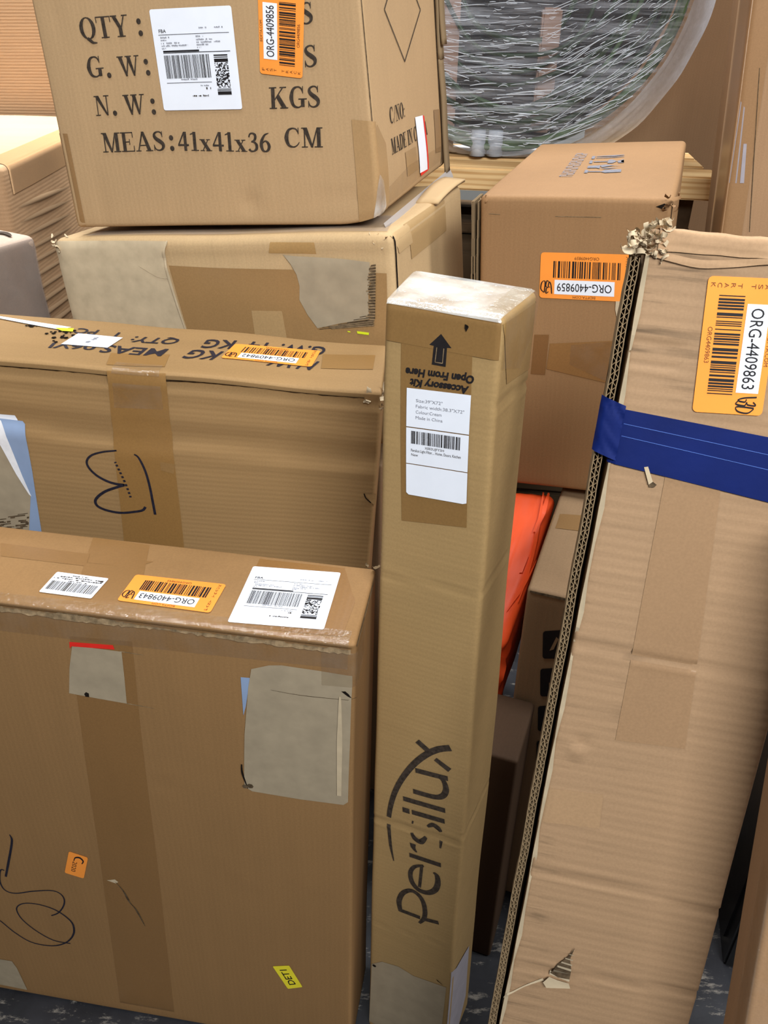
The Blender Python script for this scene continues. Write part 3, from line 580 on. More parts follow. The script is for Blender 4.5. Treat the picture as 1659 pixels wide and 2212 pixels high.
# ---- serif capitals built stroke by stroke
def rc(x0, y0, x1, y1): return [(x0, y0), (x1, y0), (x1, y1), (x0, y1)]
def ring(cx, cy, rx, ry, ix, iy, n=20):
    o = []
    for i in range(n):
        a, b = 2*math.pi*i/n, 2*math.pi*(i+1)/n
        o.append([(cx+rx*math.cos(a), cy+ry*math.sin(a)), (cx+rx*math.cos(b), cy+ry*math.sin(b)), (cx+ix*math.cos(b), cy+iy*math.sin(b)), (cx+ix*math.cos(a), cy+iy*math.sin(a))])
    return o
Crib = lambda: ribbon([(.72, .74), (.62, .92), (.44, .97), (.24, .86), (.14, .5), (.24, .14), (.46, .03), (.64, .1), (.76, .27)], [.05, .07, .07, .13, .2, .13, .07, .06, .04], 4)+[rc(.70, .68, .74, 1)]
SER = {
 'M': (1.02, lambda: [rc(.12, 0, .18, 1), rc(.74, 0, .92, 1), [(.06, 1), (.28, 1), (.56, .0), (.46, 0)], [(.46, 0), (.54, 0), (.80, 1), (.74, 1)], rc(.0, 0, .30, .05), rc(.62, 0, 1.02, .05), rc(0, .95, .2, 1), rc(.76, .95, 1.02, 1)]),
 'E': (.76, lambda: [rc(.1, 0, .28, 1), rc(0, .95, .68, 1), rc(0, 0, .72, .05), rc(.28, .48, .5, .53), rc(.64, .72, .68, 1), rc(.68, 0, .72, .3), rc(.46, .36, .5, .65)]),
 'A': (.92, lambda: [[(.36, 1), (.5, 1), (.84, 0), (.64, 0)], [(.38, 1), (.44, .92), (.16, 0), (.1, 0)], rc(.22, .28, .68, .33), rc(0, 0, .28, .05), rc(.54, 0, .92, .05)]),
 'S': (.64, lambda: ribbon([(.52, .78), (.45, .93), (.3, .97), (.14, .9), (.1, .76), (.2, .62), (.36, .5), (.52, .36), (.54, .2), (.44, .07), (.28, .03), (.13, .1), (.06, .27)], [.04, .06, .07, .1, .15, .18, .2, .18, .15, .1, .07, .06, .04], 3)+[rc(.5, .70, .54, .99), rc(.04, .02, .08, .32)]),
 'C': (.82, Crib), 'G': (.92, lambda: Crib()+[rc(.62, .05, .8, .42), rc(.5, .39, .92, .44)]),
 'O': (.9, lambda: ring(.45, .5, .42, .52, .23, .47)),
 'Q': (.92, lambda: ring(.45, .5, .42, .52, .23, .47)+ribbon([(.36, .04), (.48, -.06), (.62, -.18), (.84, -.2)], [.14, .16, .12, .04], 3)),
 'T': (.8, lambda: [rc(.31, 0, .49, 1), rc(.02, .95, .78, 1), rc(.02, .72, .06, 1), rc(.74, .72, .78, 1), rc(.19, 0, .61, .05)]),
 'Y': (.9, lambda: [rc(.35, 0, .53, .48), [(.06, 1), (.26, 1), (.53, .42), (.35, .42)], [(.68, 1), (.74, 1), (.53, .42), (.46, .42)], rc(0, .95, .34, 1), rc(.58, .95, .88, 1), rc(.23, 0, .65, .05)]),
 'W': (1.18, lambda: [[(.06, 1), (.26, 1), (.47, 0), (.38, 0)], [(.38, 0), (.45, 0), (.65, 1), (.58, 1)], [(.5, 1), (.7, 1), (.88, 0), (.79, 0)], [(.79, 0), (.86, 0), (1.08, 1), (1.02, 1)], rc(0, .95, .34, 1), rc(.44, .95, .78, 1), rc(.92, .95, 1.18, 1)]),
 'N': (.88, lambda: [rc(.12, 0, .17, 1), rc(.69, 0, .75, 1), [(.06, 1), (.28, 1), (.75, 0), (.66, 0)], rc(0, .95, .2, 1), rc(.01, 0, .29, .05), rc(.56, .95, .88, 1)]),
 'K': (.95, lambda: [rc(.1, 0, .28, 1), rc(0, .95, .38, 1), rc(0, 0, .38, .05), [(.28, .38), (.28, .47), (.68, 1), (.76, 1)], [(.34, .54), (.48, .68), (.9, 0), (.66, 0)], rc(.54, .95, .88, 1), rc(.54, 0, .95, .05)]),
 'I': (.42, lambda: [rc(.12, 0, .3, 1), rc(0, .95, .42, 1), rc(0, 0, .42, .05)]),
 'D': (.86, lambda: [rc(.1, 0, .28, 1), rc(0, .95, .3, 1), rc(0, 0, .3, .05)]+ribbon([(.2, .97), (.45, .95), (.66, .8), (.72, .5), (.66, .2), (.45, .05), (.2, .03)], [.06, .08, .15, .19, .15, .08, .06], 4)),
 'H': (.9, lambda: [rc(.1, 0, .28, 1), rc(.62, 0, .8, 1), rc(.2, .47, .7, .53), rc(0, .95, .38, 1), rc(0, 0, .38, .05), rc(.52, .95, .9, 1), rc(.52, 0, .9, .05)]),
 '1': (.52, lambda: [rc(.2, 0, .37, 1), [(.04, .84), (.06, .9), (.32, 1), (.3, .9)], rc(.07, 0, .5, .05)]),
 '4': (.64, lambda: [rc(.36, 0, .52, 1), [(.36, 1), (.44, .98), (.1, .33), (.02, .33)], rc(.02, .25, .64, .35)]),
 '3': (.6, lambda: ribbon([(.1, .76), (.16, .92), (.3, .96), (.44, .88), (.44, .7), (.34, .57), (.22, .53), (.38, .5), (.5, .36), (.48, .16), (.34, .04), (.18, .04), (.08, .14)], [.08, .08, .08, .14, .14, .09, .06, .09, .15, .15, .08, .09, .13], 3)),
 '6': (.64, lambda: ribbon([(.54, .98), (.32, .88), (.15, .6), (.11, .34), (.18, .1), (.32, .03), (.46, .1), (.54, .3), (.46, .5), (.32, .57), (.18, .46)], [.03, .1, .16, .18, .13, .07, .13, .17, .13, .07, .05], 3)),
 'x': (.66, lambda: [[(.04, .62), (.24, .62), (.62, 0), (.42, 0)], [(.46, .62), (.52, .62), (.18, 0), (.12, 0)], rc(0, .58, .3, .62), rc(.37, .58, .6, .62), rc(.02, 0, .26, .04), rc(.34, 0, .68, .04)]),
 '/': (.42, lambda: [[(0, -.05), (.06, -.05), (.42, 1), (.36, 1)]]),
 ':': (.22, lambda: [rc(.06, .02, .16, .14), rc(.06, .48, .16, .6)]), ' ': (.3, lambda: [])}
def serif(string, gap=.06):
    x, out = 0, []
    for ch in string:
        w, f = SER[ch]; out += [[(px+x, py) for px, py in p] for p in f()]; x += w+gap
    x -= gap
    return [[(px/x, py) for px, py in p] for p in out]
def print_on(c, name, pl, mp, face, mat, off=.0010, parent=None, step=.012):
    return c.polys(name, face, [[mp(x, y) for x, y in p] for p in pl], mat, off, step, parent, smooth=False)
def dot(x, y, r, n=10): return [(x+r*math.cos(2*math.pi*i/n), y+r*math.sin(2*math.pi*i/n)) for i in range(n)]
def bars(x0, x1, y0, y1, seed, n=46, dense=.5):
    rnd = random.Random(seed); ws = [rnd.choice((1, 1, 1, 2, 2, 3)) for _ in range(n*2+1)]; tot = sum(ws); x, out = 0, []
    for i, w in enumerate(ws):
        if i % 2 == 0: out.append(rc(x0+(x1-x0)*x/tot, y0, x0+(x1-x0)*(x+w)/tot, y1))
        x += w
    return out
def dashes(x0, x1, y, h, seed, dens=.75):
    rnd = random.Random(seed); x, out = x0, []
    while x < x1:
        w = h*rnd.uniform(.3, .9)
        if rnd.random() < dens: out.append(rc(x, y+h*rnd.uniform(0, .2), min(x1, x+w), y+h*rnd.uniform(.6, 1)))
        x += w+h*.18
    return out
def place(pl, x0, y0, x1, cap): return [[(x0+(x1-x0)*x, y0+cap*y) for x, y in p] for p in pl]
def vert(pl, x, y0, y1, cap):   # text running downwards at x, letters turned clockwise
    return [[(x+cap*py, y0+(y1-y0)*px) for px, py in p] for p in pl]

def orange_label(c, key, num, scrawl=True, tmat='ink', seed=0):
    face, q = UV[key][1], UV[key][2]; mp = quadmap(q)
    lab = c.polys('orange_label', face, [[mp(x, y) for x, y in rrect(0, 0, 1, 1, .035, .07)]], 'orange', .0013, .015)
    print_on(c, 'number_strip', [rc(.185, .585, .835, .90)], mp, face, 'white', .0016, lab)
    print_on(c, 'printed_number', place(letters('ORG-'+num), .215, .655, .805, .175), mp, face, tmat, .0019, lab)
    print_on(c, 'barcode', bars(.13, .855, .18, .54, seed+11, 30), mp, face, 'ink', .0016, lab)
    print_on(c, 'small_print', place(letters('ORG'+num), .36, .08, .625, .065), mp, face, 'ink_brown', .0016, lab)
    print_on(c, 'small_print', place(letters('BIDFTA.COM'), .385, .922, .63, .055), mp, face, 'ink_brown', .0016, lab)
    col = []
    for i, ch in enumerate('FAST TRACK'):
        if ch != ' ': col += place(letters(ch), .045, .885-.093*i, .078, .062)
    print_on(c, 'side_print', col, mp, face, 'ink_brown', .0016, lab)
    if scrawl:
        s = ribbon([(.862, .89), (.872, .71), (.892, .63), (.902, .73), (.88, .75)], .012)+ribbon([(.90, .85), (.925, .89), (.922, .78), (.905, .76), (.93, .73), (.92, .61), (.9, .63)], .012)+ribbon([(.945, .87), (.94, .63), (.975, .65), (.985, .79), (.95, .87)], .012)
        print_on(c, 'handwritten_code', s, mp, face, 'ink', .0019, lab)
    return lab
def shipping_label(c, key, seed):
    """White shipping label: FBA heading, address lines, wide barcode, narrow stacked code."""
    face, q = UV[key][1], UV[key][2]; mp = quadmap(q)
    lab = c.polys('shipping_label', face, [[mp(x, y) for x, y in rrect(0, 0, 1, 1, .025, .025)]], 'white', .0013, .015)
    print_on(c, 'label_heading', place(letters('FBA', .01), .08, .775, .17, .032), mp, face, 'ink', .0016, lab)
    rules = [rc(.07, .752, .94, .757), rc(.1, .575, .93, .582), rc(.09, .278, .66, .283), rc(.1, .585, .55, .602)]
    print_on(c, 'ruled_lines', rules, mp, face, 'ink', .0016, lab)
    tx = []
    for i, (a, b, y) in enumerate([(.09, .2, .72), (.09, .16, .695), (.09, .32, .665), (.09, .42, .64), (.09, .14, .615), (.53, .62, .72), (.53, .74, .69), (.53, .82, .665), (.53, .68, .64), (.53, .58, .615), (.58, .88, .80), (.28, .5, .305), (.5, .62, .24)]): tx += dashes(a, b, y, .018, seed+i)
    print_on(c, 'address_lines', tx, mp, face, 'ink_grey', .0016, lab)['kind'] = 'stuff'
    print_on(c, 'date_line', dashes(.4, .6, .135, .022, seed+50, .9)+dashes(.58, .64, .205, .03, seed+51, .9), mp, face, 'ink_soft', .0016, lab)
    print_on(c, 'barcode', bars(.1, .66, .325, .555, seed, 52), mp, face, 'ink', .0016, lab)
    rnd = random.Random(seed+3); st = [rc(.72, .535, .89, .548), rc(.72, .518, .89, .526), rc(.72, .475, .89, .508), rc(.72, .15, .89, .185), rc(.72, .192, .89, .20), rc(.72, .206, .89, .212)]
    for j in range(26):
        y = .222+j*.0095; x = .72
        while x < .885:
            w = rnd.choice((.006, .009, .012, .018))
            if rnd.random() < .5: st.append(rc(x, y, min(.89, x+w), y+.0095))
            x += w
    print_on(c, 'stacked_barcode', st, mp, face, 'ink', .0016, lab)
    return lab

def tape_strip(c, face, pts, mat='tape', off=.0005, name='packing_tape', step=.012): return c.polys(name, face, [pts], mat, off, step)
def crumple(name, pos, size, n, mat, parent, seed, flat=.6):
    """Little curled shreds of torn paper round a damaged corner, one mesh."""
    rnd = random.Random(seed); bm = bmesh.new()
    for k in range(n):
        c = Vector(pos)+Vector((rnd.uniform(-1, 1), rnd.uniform(-1, 1), rnd.uniform(-1, 1)))*size*.5
        rot = Matrix.Rotation(rnd.uniform(0, 6.3), 3, Vector((rnd.uniform(-1, 1), rnd.uniform(-1, 1), rnd.uniform(-1, 1))).normalized())
        L, Wd = size*rnd.uniform(.35, .9), size*rnd.uniform(.15, .4); cu = rnd.uniform(.8, 2.6); tw = rnd.uniform(-1, 1)
        g = []
        for i in range(6):
            t = i/5-.5; a = t*cu*2
            row = []
            for j in (-1, 0, 1):
                p = Vector((math.sin(a)*L/cu/2, j*Wd*.5*(1-.7*abs(t))+tw*t*Wd, (1-math.cos(a))*L/cu/2*flat+.15*Wd*rnd.uniform(-1, 1)))
                row.append(bm.verts.new(c+rot @ p))
            g.append(row)
        for i in range(5):
            for j in (0, 1): bm.faces.new((g[i][j], g[i+1][j], g[i+1][j+1], g[i][j+1]))
    return bm_obj(name, bm, mat, parent, True)
def groove(a, b, depth, width, axis='y', ends=True):
    """Pressed crease along a line a-b on the front (axis y) of a carton."""
    A, B = Vector(a), Vector(b); d = (B-A); L = d.length; d = d.normalized()
    def f(q, p):
        if axis == 'y':
            if p.y > .02: return q
            u = Vector((p.x, p.z))
        else:
            u = Vector((p.y, p.z))
            if abs(p.x-axis[1]) > .012: return q
        w = u-A; t = w.dot(d); e = abs(w.x*d.y-w.y*d.x)
        if e > width*4: return q
        k = 1.0
        if ends: k = sm((t+.006)/.012)*sm((L-t+.006)/.012)
        dz = k*(depth*math.exp(-(e/width)**2) - depth*.28*math.exp(-((e-width*1.9)/width)**2))
        if axis == 'y': q.y += dz
        else: q.x -= dz
        return q
    return f
def dent(cu, cv, r, depth):
    def f(q, p):
        if p.y > .02: return q
        d2 = ((p.x-cu)**2+(p.z-cv)**2)/(r*r)
        if d2 < 6: q.y += depth*math.exp(-d2)
        return q
    return f
def line_uv(k): return UV[k][2][0], UV[k][2][1]

# ================================================================== setting
def box_bm(bm, x0, x1, y0, y1, z0, z1, bevel=0):
    vs = [bm.verts.new((x, y, z)) for x in (x0, x1) for y in (y0, y1) for z in (z0, z1)]
    fs = [bm.faces.new([vs[i] for i in f]) for f in ((0, 1, 3, 2), (4, 6, 7, 5), (0, 4, 5, 1), (2, 3, 7, 6), (0, 2, 6, 4), (1, 5, 7, 3))]
    if bevel: bmesh.ops.bevel(bm, geom=list({e for f in fs for e in f.edges}), offset=bevel, segments=2, affect='EDGES')
    return vs
bm = bmesh.new(); bmesh.ops.create_grid(bm, x_segments=60, y_segments=60, size=4.0)
for v in bm.verts: v.co.y += 1.5; v.co.z += noise.noise(v.co*1.5)*.001-.001
fl = bm_obj('floor', bm, floor_mat()); fl['kind'] = 'structure'; fl['label'] = 'dark scuffed floor'
bm = bmesh.new(); box_bm(bm, -4, 4, 3.9, 4.0, 0, 4.8); wl = bm_obj('wall_back', bm, plain('painted_block_wall', (196, 196, 192), .8, .2, .04, 6, .1, attr=False)); wl['kind'] = 'structure'

def carton(key, label, mat, group=None, name='cardboard_carton', step=.014, cat='box', **kw):
    c = Carton(key, **kw); c.root = thing(name, label, cat, (c.base.x, c.base.y, max(0, c.base.z)), group)
    c.body(mat, step); return c

# ================================================================== front left carton
h = BOX['A'][0][2]; wA = BOX['A'][0][0]
A = carton('A', 'large brown carton on the floor at the front left, three labels on its top', 'kraftA', seed=1, rad=.005, amp=.0022, freq=3.2,
           feats=[groove((.0, h-.0085), (wA, h-.0085), .004, .0028), dent(*UV['A_dent'][2][0], .007, .003)], step=.012)
rnd = random.Random(4)
def edge_strip(x0, x1, y, amp, base, seed, n=120):
    rnd = random.Random(seed); up, lo = [], []
    for i in range(n+1):
        x = x0+(x1-x0)*i/n; k = .5+.5*noise.noise(Vector((x*9, seed, 0))); t = base*.35+amp*max(0, k)+rnd.uniform(-1, 1)*amp*.12
        up.append((x, y+t*.5)); lo.append((x, y-t*.5-rnd.uniform(0, 1)*amp*.2))
    return [(lo[i], lo[i+1], up[i+1], up[i]) for i in range(n)]
A.polys('raw_edge', 'F', edge_strip(.28, .795, h-.0095, .007, .005, 3), 'raw_edge', .0016, None)
A.polys('seam', 'F', edge_strip(.28, .796, h-.0062, .003, .0016, 5), 'hole', .0020, None)
A.polys('raw_edge', 'TR', [[(wA+.004, .004), (wA+.0085, .004), (wA+.009, .128), (wA+.0035, .126)]], 'raw_edge', .0006, .01)
A.mark('A_tapeF', 'packing_tape', 'tape', .0004, .03); A.mark('A_tapeT', 'packing_tape', 'tape', .0004, .02); A.mark('A_tapelong', 'packing_tape', 'tape', .0004, .02); A.mark('A_tapeT2', 'packing_tape', 'tape_gold', .0005, .02)
A.polys('edge_tape', 'FT', [[(.30, -.043), (.555, -.040), (.792, -.034), (.793, .018), (.56, .014), (.30, .010)]], 'tape_clear', .0012, .006)
A.polys('edge_tape', 'FR', [[(wA-.035, h-.06), (wA+.05, h-.055), (wA+.05, h-.012), (wA-.035, h-.012)]], 'tape_clear', .0015, .006)
orange_label(A, 'A_org', '4409843', seed=1); shipping_label(A, 'A_fba', 21)
def small_label(c, key):
    face, q = UV[key][1], UV[key][2]; mp = quadmap(q)
    lab = c.polys('product_label', face, [[mp(x, y) for x, y in rrect(0, 0, 1, 1, .03, .06)]], 'white', .0013, .015)
    print_on(c, 'barcode', bars(.06, .94, .42, .84, 77, 40), mp, face, 'ink_soft', .0016, lab)
    print_on(c, 'small_print', dashes(.3, .66, .355, .05, 5)+dashes(.04, .96, .26, .06, 6, .9)+dashes(.04, .86, .17, .06, 7, .85)+dashes(.3, .66, .09, .05, 8, .7)+dashes(.04, .15, .16, .09, 9, 1), mp, face, 'ink_soft', .0016, lab)
small_label(A, 'A_small')
A.mark('A_red', 'red_slip', 'red', .0012); A.mark('A_p1', 'torn_patch', 'liner_grey', .0009); A.mark('A_hole', 'hole', 'hole', .0013)
A.mark('A_blue', 'blue_slip', 'blue_slip', .0010); A.mark('A_p2', 'torn_patch', 'liner_grey', .0014, .012); A.mark('A_tear', 'hole', 'hole', .0018)
A.mark('A_corner', 'torn_patch', 'liner_grey', .0010)
p2 = UV['A_p2'][2]
A.polys('tear_line', 'F', ribbon([(p2[0][0]+.02, p2[0][1]-.026), (p2[0][0]+.06, p2[0][1]-.028), (p2[0][0]+.14, p2[0][1]-.024)], [.0003, .0008, .0003]), 'raw_dark', .0018)
A.polys('tear_line', 'F', ribbon([(p2[13][0]-.002, p2[13][1]+.012), (p2[13][0]-.002, p2[13][1]-.004), (p2[12][0]+.004, p2[12][1]-.002)], [.0015, .0025, .001]), 'hole', .0018)
A.polys('torn_edge', 'F', [dot(p2[12][0]+.007, p2[12][1]+.003, .004, 7), dot(p2[12][0]+.001, p2[12][1]+.001, .0035, 6)], 'raw_dark', .0019)
# curled strip of the liner along the right of the big patch
cr = [(p2[4][0]-.012, p2[4][1]-.03), (p2[7][0]-.011, p2[7][1]), (p2[8][0]-.010, p2[8][1]+.01)]
A.polys('patch_fold', 'F', ribbon(cr, [.002, .006, .005]), 'liner', .0026, .01)
for k in ('A_fold1', 'A_fold2'):
    a, b = line_uv(k); A.polys('slit', 'F', ribbon([a, b], [.0012, .0004], smooth=False), 'raw_edge', .0009)
# round orange date sticker and yellow routing sticker
mp = quadmap(UV['A_c'][2]); lab = A.polys('orange_sticker', 'F', [[mp(x, y) for x, y in rrect(0, 0, 1, 1, .07, .09)]], 'orange', .0013, .01)
print_on(A, 'printed_code', ribbon([(mp(.33, .78)), (mp(.2, .80)), (mp(.12, .62)), (mp(.16, .42)), (mp(.30, .36))], [.0012, .002, .0022, .002, .0012])and [[(x, y) for x, y in q] for q in ribbon([(.36, .76), (.22, .80), (.12, .60), (.18, .38), (.34, .34)], [.05, .07, .07, .06, .04])]+place(letters('2020'), .36, .30, .82, .22), mp, 'F', 'ink', .0016, lab)
mp = quadmap(UV['A_det'][2]); lab = A.polys('yellow_sticker', 'F', [[mp(x, y) for x, y in rrect(0, 0, 1, 1, .05, .06)]], 'yellow', .0013, .01)
print_on(A, 'printed_code', place(letters('DET1', .012), .16, .3, .84, .42), mp, 'F', 'ink', .0016, lab)
for k, w in (('A_sa', [.001, .003, .0032, .0034, .003]), ('A_sb', .0021), ('A_sc', [.0016, .002, .0022, .0022, .0024, .003, .0026, .002, .0018, .002, .0022, .0022])):
    A.polys('marker_scrawl', 'F', ribbon(UV[k][2], w), 'marker', .0011, None)
A.polys('cut', 'F', ribbon(UV['A_cut'][2], [.0006, .0016, .0034, .0012, .003, .0008]), 'raw_dark', .0010)
A.polys('cut', 'F', [[(x+dx, y+dy) for x, y in [(-.012, .001), (0, .006), (.004, .001), (0, -.003)]] for dx, dy in [UV['A_cut'][2][0]]], 'liner', .0009)
crumple('torn_paper', A.tri(Vector((wA-.004, BOX['A'][0][1]-.004, h))), .018, 5, 'raw_edge', A.root, 8)

# ================================================================== second carton
hB, wB, dB = BOX['B'][0][2], BOX['B'][0][0], BOX['B'][0][1]
a, b = line_uv('B_crease')
def wavy(q, p):
    if p.z > hB-.05: q.z += .004*noise.noise(Vector((p.x*7, 3.1, 0)))*sm((p.z-hB+.05)/.05)
    return q
def bow(q, p):   # upper strip of the front leans back a little under the flap
    if p.y < .02 and p.z > hB-.03: q.y += .004*sm((p.z-hB+.03)/.03)
    return q
Bc = carton('B', 'long carton with a big hand-drawn letter, right behind the front left carton', 'kraftB', seed=2, rad=.004, amp=.003, freq=4.5,
           feats=[groove((-.1, hB-.012), (wB+.1, hB-.012), .006, .0035), groove(a, (wB+.1, b[1]+(wB+.1-b[0])*(b[1]-a[1])/(b[0]-a[0])), .0025, .003), wavy, groove((.2, hB-.075), (wB, hB-.09), .003, .012)], step=.009)
Bc.polys('flap_edge_shade', 'F', edge_strip(.10, wB-.02, hB-.0105, .0035, .003, 9), 'raw_dark', .0022, None)  # raw edge, coloured dark to paint the shade below the flap
Bc.mark('B_tapeF', 'packing_tape', 'tape_gold', .0006, .02); Bc.mark('B_tapeT', 'packing_tape', 'tape_gold', .0006, .01); Bc.mark('B_tapeT2', 'packing_tape', 'tape_gold', .0006, .01); Bc.mark('B_tape3', 'packing_tape', 'tape', .0008, .01)
t0 = UV['B_tapeF'][2]
Bc.polys('crinkled_tape', 'FT', [[(t0[0][0]+.004, -.05), (t0[1][0]-.006, -.048), (t0[1][0]-.008, .016), (t0[0][0]+.006, .016)]], 'tape_clear', .0014, .005)
for k, s_, x0, x1 in (('B_gw', 'G.W:', 0, .38), ('B_gw', '14', .49, .64), ('B_gw', 'KG', .755, 1), ('B_nw', 'N.W:', 0, .37), ('B_nw', 'KG', .757, 1), ('B_qty', 'QTY:', 0, 1), ('B_pc', '1', 0, .06), ('B_pc', 'PC', .5, 1), ('B_meas', 'MEAS', 0, 1), ('B_dim', '06VI', 0, 1)):
    print_on(Bc, 'printed_text', place(letters(s_, .016), x0, 0, x1, 1), linemap(UV[k][2]), 'T', 'marker', .0009, None, .02)
lab = Bc.mark('B_white', 'white_label', 'white', .0014)
mp = quadmap(UV['B_white'][2]); print_on(Bc, 'small_print', dashes(.25, .42, .42, .1, 3)+dashes(.52, .74, .45, .12, 4)+[dot(.78, .52, .03)], lambda x, y: mp(y, x) if False else mp(x, y), 'T', 'ink_grey', .0017, lab)
orange_label(Bc, 'B_org', '4409842', seed=2)
Bc.mark('B_strip', 'white_slip', 'white', .0016); Bc.mark('B_yel', 'yellow_slip', 'lime', .0019)
sp = []
for i, (x, y) in enumerate(UV['B_specks'][2]):
    r = random.Random(i)
    for _ in range(4): sp.append(dot(x+r.uniform(-.008, .008), y+r.uniform(-.004, .004), r.uniform(.001, .0035), 5))
Bc.polys('dirt_specks', 'T', sp, 'hole', .0012)['kind'] = 'stuff'
for k in ('B_s1', 'B_s3'): Bc.polys('hand_drawn_letter', 'F', ribbon(UV[k][2], [.0022, .0034, .0036, .0034] if k == 'B_s1' else [.002, .003, .0032, .0034], 5), 'marker', .0012, None)
Bc.polys('hand_drawn_letter', 'F', ribbon(UV['B_s2'][2], .003, 5)[::2], 'marker', .0012, None)
Bc.mark('B_lwhite', 'white_slip', 'white', .0012, .0035); Bc.mark('B_blue', 'blue_slip', 'blue_slip', .0014, .0035); Bc.mark('B_beige', 'torn_patch', 'liner_grey', .0017); Bc.mark('B_torn', 'torn_paper_edge', 'white_matte', .0021)
mp = quadmap(UV['B_rag'][2]); rg = []
r = random.Random(6)
for i in range(26): x, y = r.uniform(.3, .97), r.uniform(0, 1); rg.append([mp(*q) for q in rc(x, y, min(1, x+r.uniform(.05, .25)), y+r.uniform(.04, .12))])
Bc.polys('torn_edge', 'F', rg, 'raw_dark', .0021)
Bc.mark('B_dent', 'small_flap', 'kraftB', .002)
q = UV['B_dent'][2]; Bc.polys('slit', 'F', ribbon([q[0], ((q[0][0]+q[3][0])/2-.002, (q[0][1]+q[3][1])/2), q[3]], .0014), 'hole', .0023)
crumple('torn_paper', Bc.tri(Vector((wB-.006, .004, hB-.008))), .022, 10, 'liner', Bc.root, 3)
crumple('torn_paper', Bc.tri(Vector((wB-.004, .002, hB-.022))), .014, 6, 'raw_edge', Bc.root, 5)

# ================================================================== stack: lower carton, top carton, and what carries them
V_ = carton('V', 'plain carton under the taped carton of the stack, behind the long carton', 'kraftL', seed=12, rad=.006, step=.03)
wC, dC, hC = BOX['C'][0]
C_ = carton('C', 'taped carton with two bare torn patches, under the top carton of the stack', 'kraftC', seed=3, rad=.012, amp=.003, freq=4.5, step=.010,
            feats=[groove((0, hC-.03), (wC, hC-.026), .0015, .006)])
C_.mark('C_tapeband', 'packing_tape', 'tape_dark', .0006, .02); C_.mark('C_tapesq', 'packing_tape', 'tape_gold', .0007, .01); C_.mark('C_tapelow', 'packing_tape', 'tape', .0010, .01)
C_.mark('C_patch1', 'torn_patch', 'liner', .0016, .012); C_.mark('C_patch2', 'torn_patch', 'liner_grey', .0012, .012)
q = UV['C_patch1'][2]
C_.polys('patch_fold', 'F', ribbon(q[2:8], [.001, .004, .003, .004, .003, .001]), 'liner', .0040, .01)
C_.polys('crease', 'F', ribbon([(q[5][0]-.045, q[5][1]+.018), (q[5][0]-.02, q[5][1]+.004), (q[5][0]-.002, q[5][1]+.001)], [.0005, .002, .001]), 'liner', .0024)
mp = quadmap([UV['C_ragR'][2][1], UV['C_ragR'][2][2], UV['C_ragR'][2][3], UV['C_ragR'][2][0]])
teeth, gaps = [], []
r = random.Random(2)
for i in range(19):
    y = i/19; x0 = r.uniform(-.6, .1); teeth.append([mp(*p) for p in rc(x0, y, 1.0, y+.026)]); gaps.append([mp(*p) for p in rc(r.uniform(-.3, .3), y+.024, 1.05, y+.052)])
C_.polys('torn_ridges', 'F', teeth, 'raw_edge', .0022); C_.polys('torn_gaps', 'F', gaps, 'raw_dark', .0019)
mp = quadmap([UV['C_ragB'][2][3], UV['C_ragB'][2][2], UV['C_ragB'][2][1], UV['C_ragB'][2][0]])
C_.polys('torn_ridges', 'F', [[mp(*p) for p in rc(r.uniform(0, .35)*(1-j/3)+.05, .1+j*.28, 1, .25+j*.28)] for j in range(3)], 'raw_edge', .0022); C_.polys('torn_gaps', 'F', [[mp(*p) for p in rc(.1+.15*j, .25+j*.28, .98, .36+j*.28)] for j in range(3)]+[[mp(*p) for p in rc(.55+.1*j, .95+j*.3, 1.0, 1.05+j*.3)] for j in range(3)], 'raw_dark', .0020)
C_.mark('C_yel', 'yellow_slip', 'lime', .0016); C_.mark('C_yel2', 'yellow_slip', 'lime', .0016)
C_.polys('grey_film', 'T', [[(.05, .012), (wC-.01, .010), (wC-.03, .12), (.06, .12)]], 'film_grey', .0015, .012)
C_.mark('C_tapeR', 'packing_tape', 'tape_pale', .0008); C_.mark('C_tapeR2', 'packing_tape', 'tape', .0007)
C_.polys('seam', 'FR', ribbon([(wC+.004, hC-.006), (wC+.007, hC-.03), (wC+.004, .02)], [.0016, .003, .0018]), 'hole', .0012, .01)
for seed, x in ((1, .004), (2, .02)): crumple('torn_paper', C_.tri(Vector((x, .004, hC-.004))), .02, 4, 'liner', C_.root, seed)
crumple('torn_paper', C_.tri(Vector((wC-.02, .002, hC-.008))), .02, 5, 'liner', C_.root, 6)
# lifted end of the rear flap at the right
f = Carton('C', rad=.002, amp=.002); bm = bmesh.new(); g = []
for i in range(7):
    row = []
    for j in range(5):
        y = dC*.55+dC*.47*i/6; x = wC-.03+.034*j/4; zz = hC+.002+.012*math.sin(i/6*2.2)*(1-j/8)
        row.append(bm.verts.new(C_.tri(Vector((x, y, zz)))))
    g.append(row)
for i in range(6):
    for j in range(4): bm.faces.new((g[i][j], g[i][j+1], g[i+1][j+1], g[i+1][j]))
o = bm_obj('lifted_flap', bm, 'kraftC', C_.root, True); md = o.modifiers.new('thick', 'SOLIDIFY'); md.thickness = .004

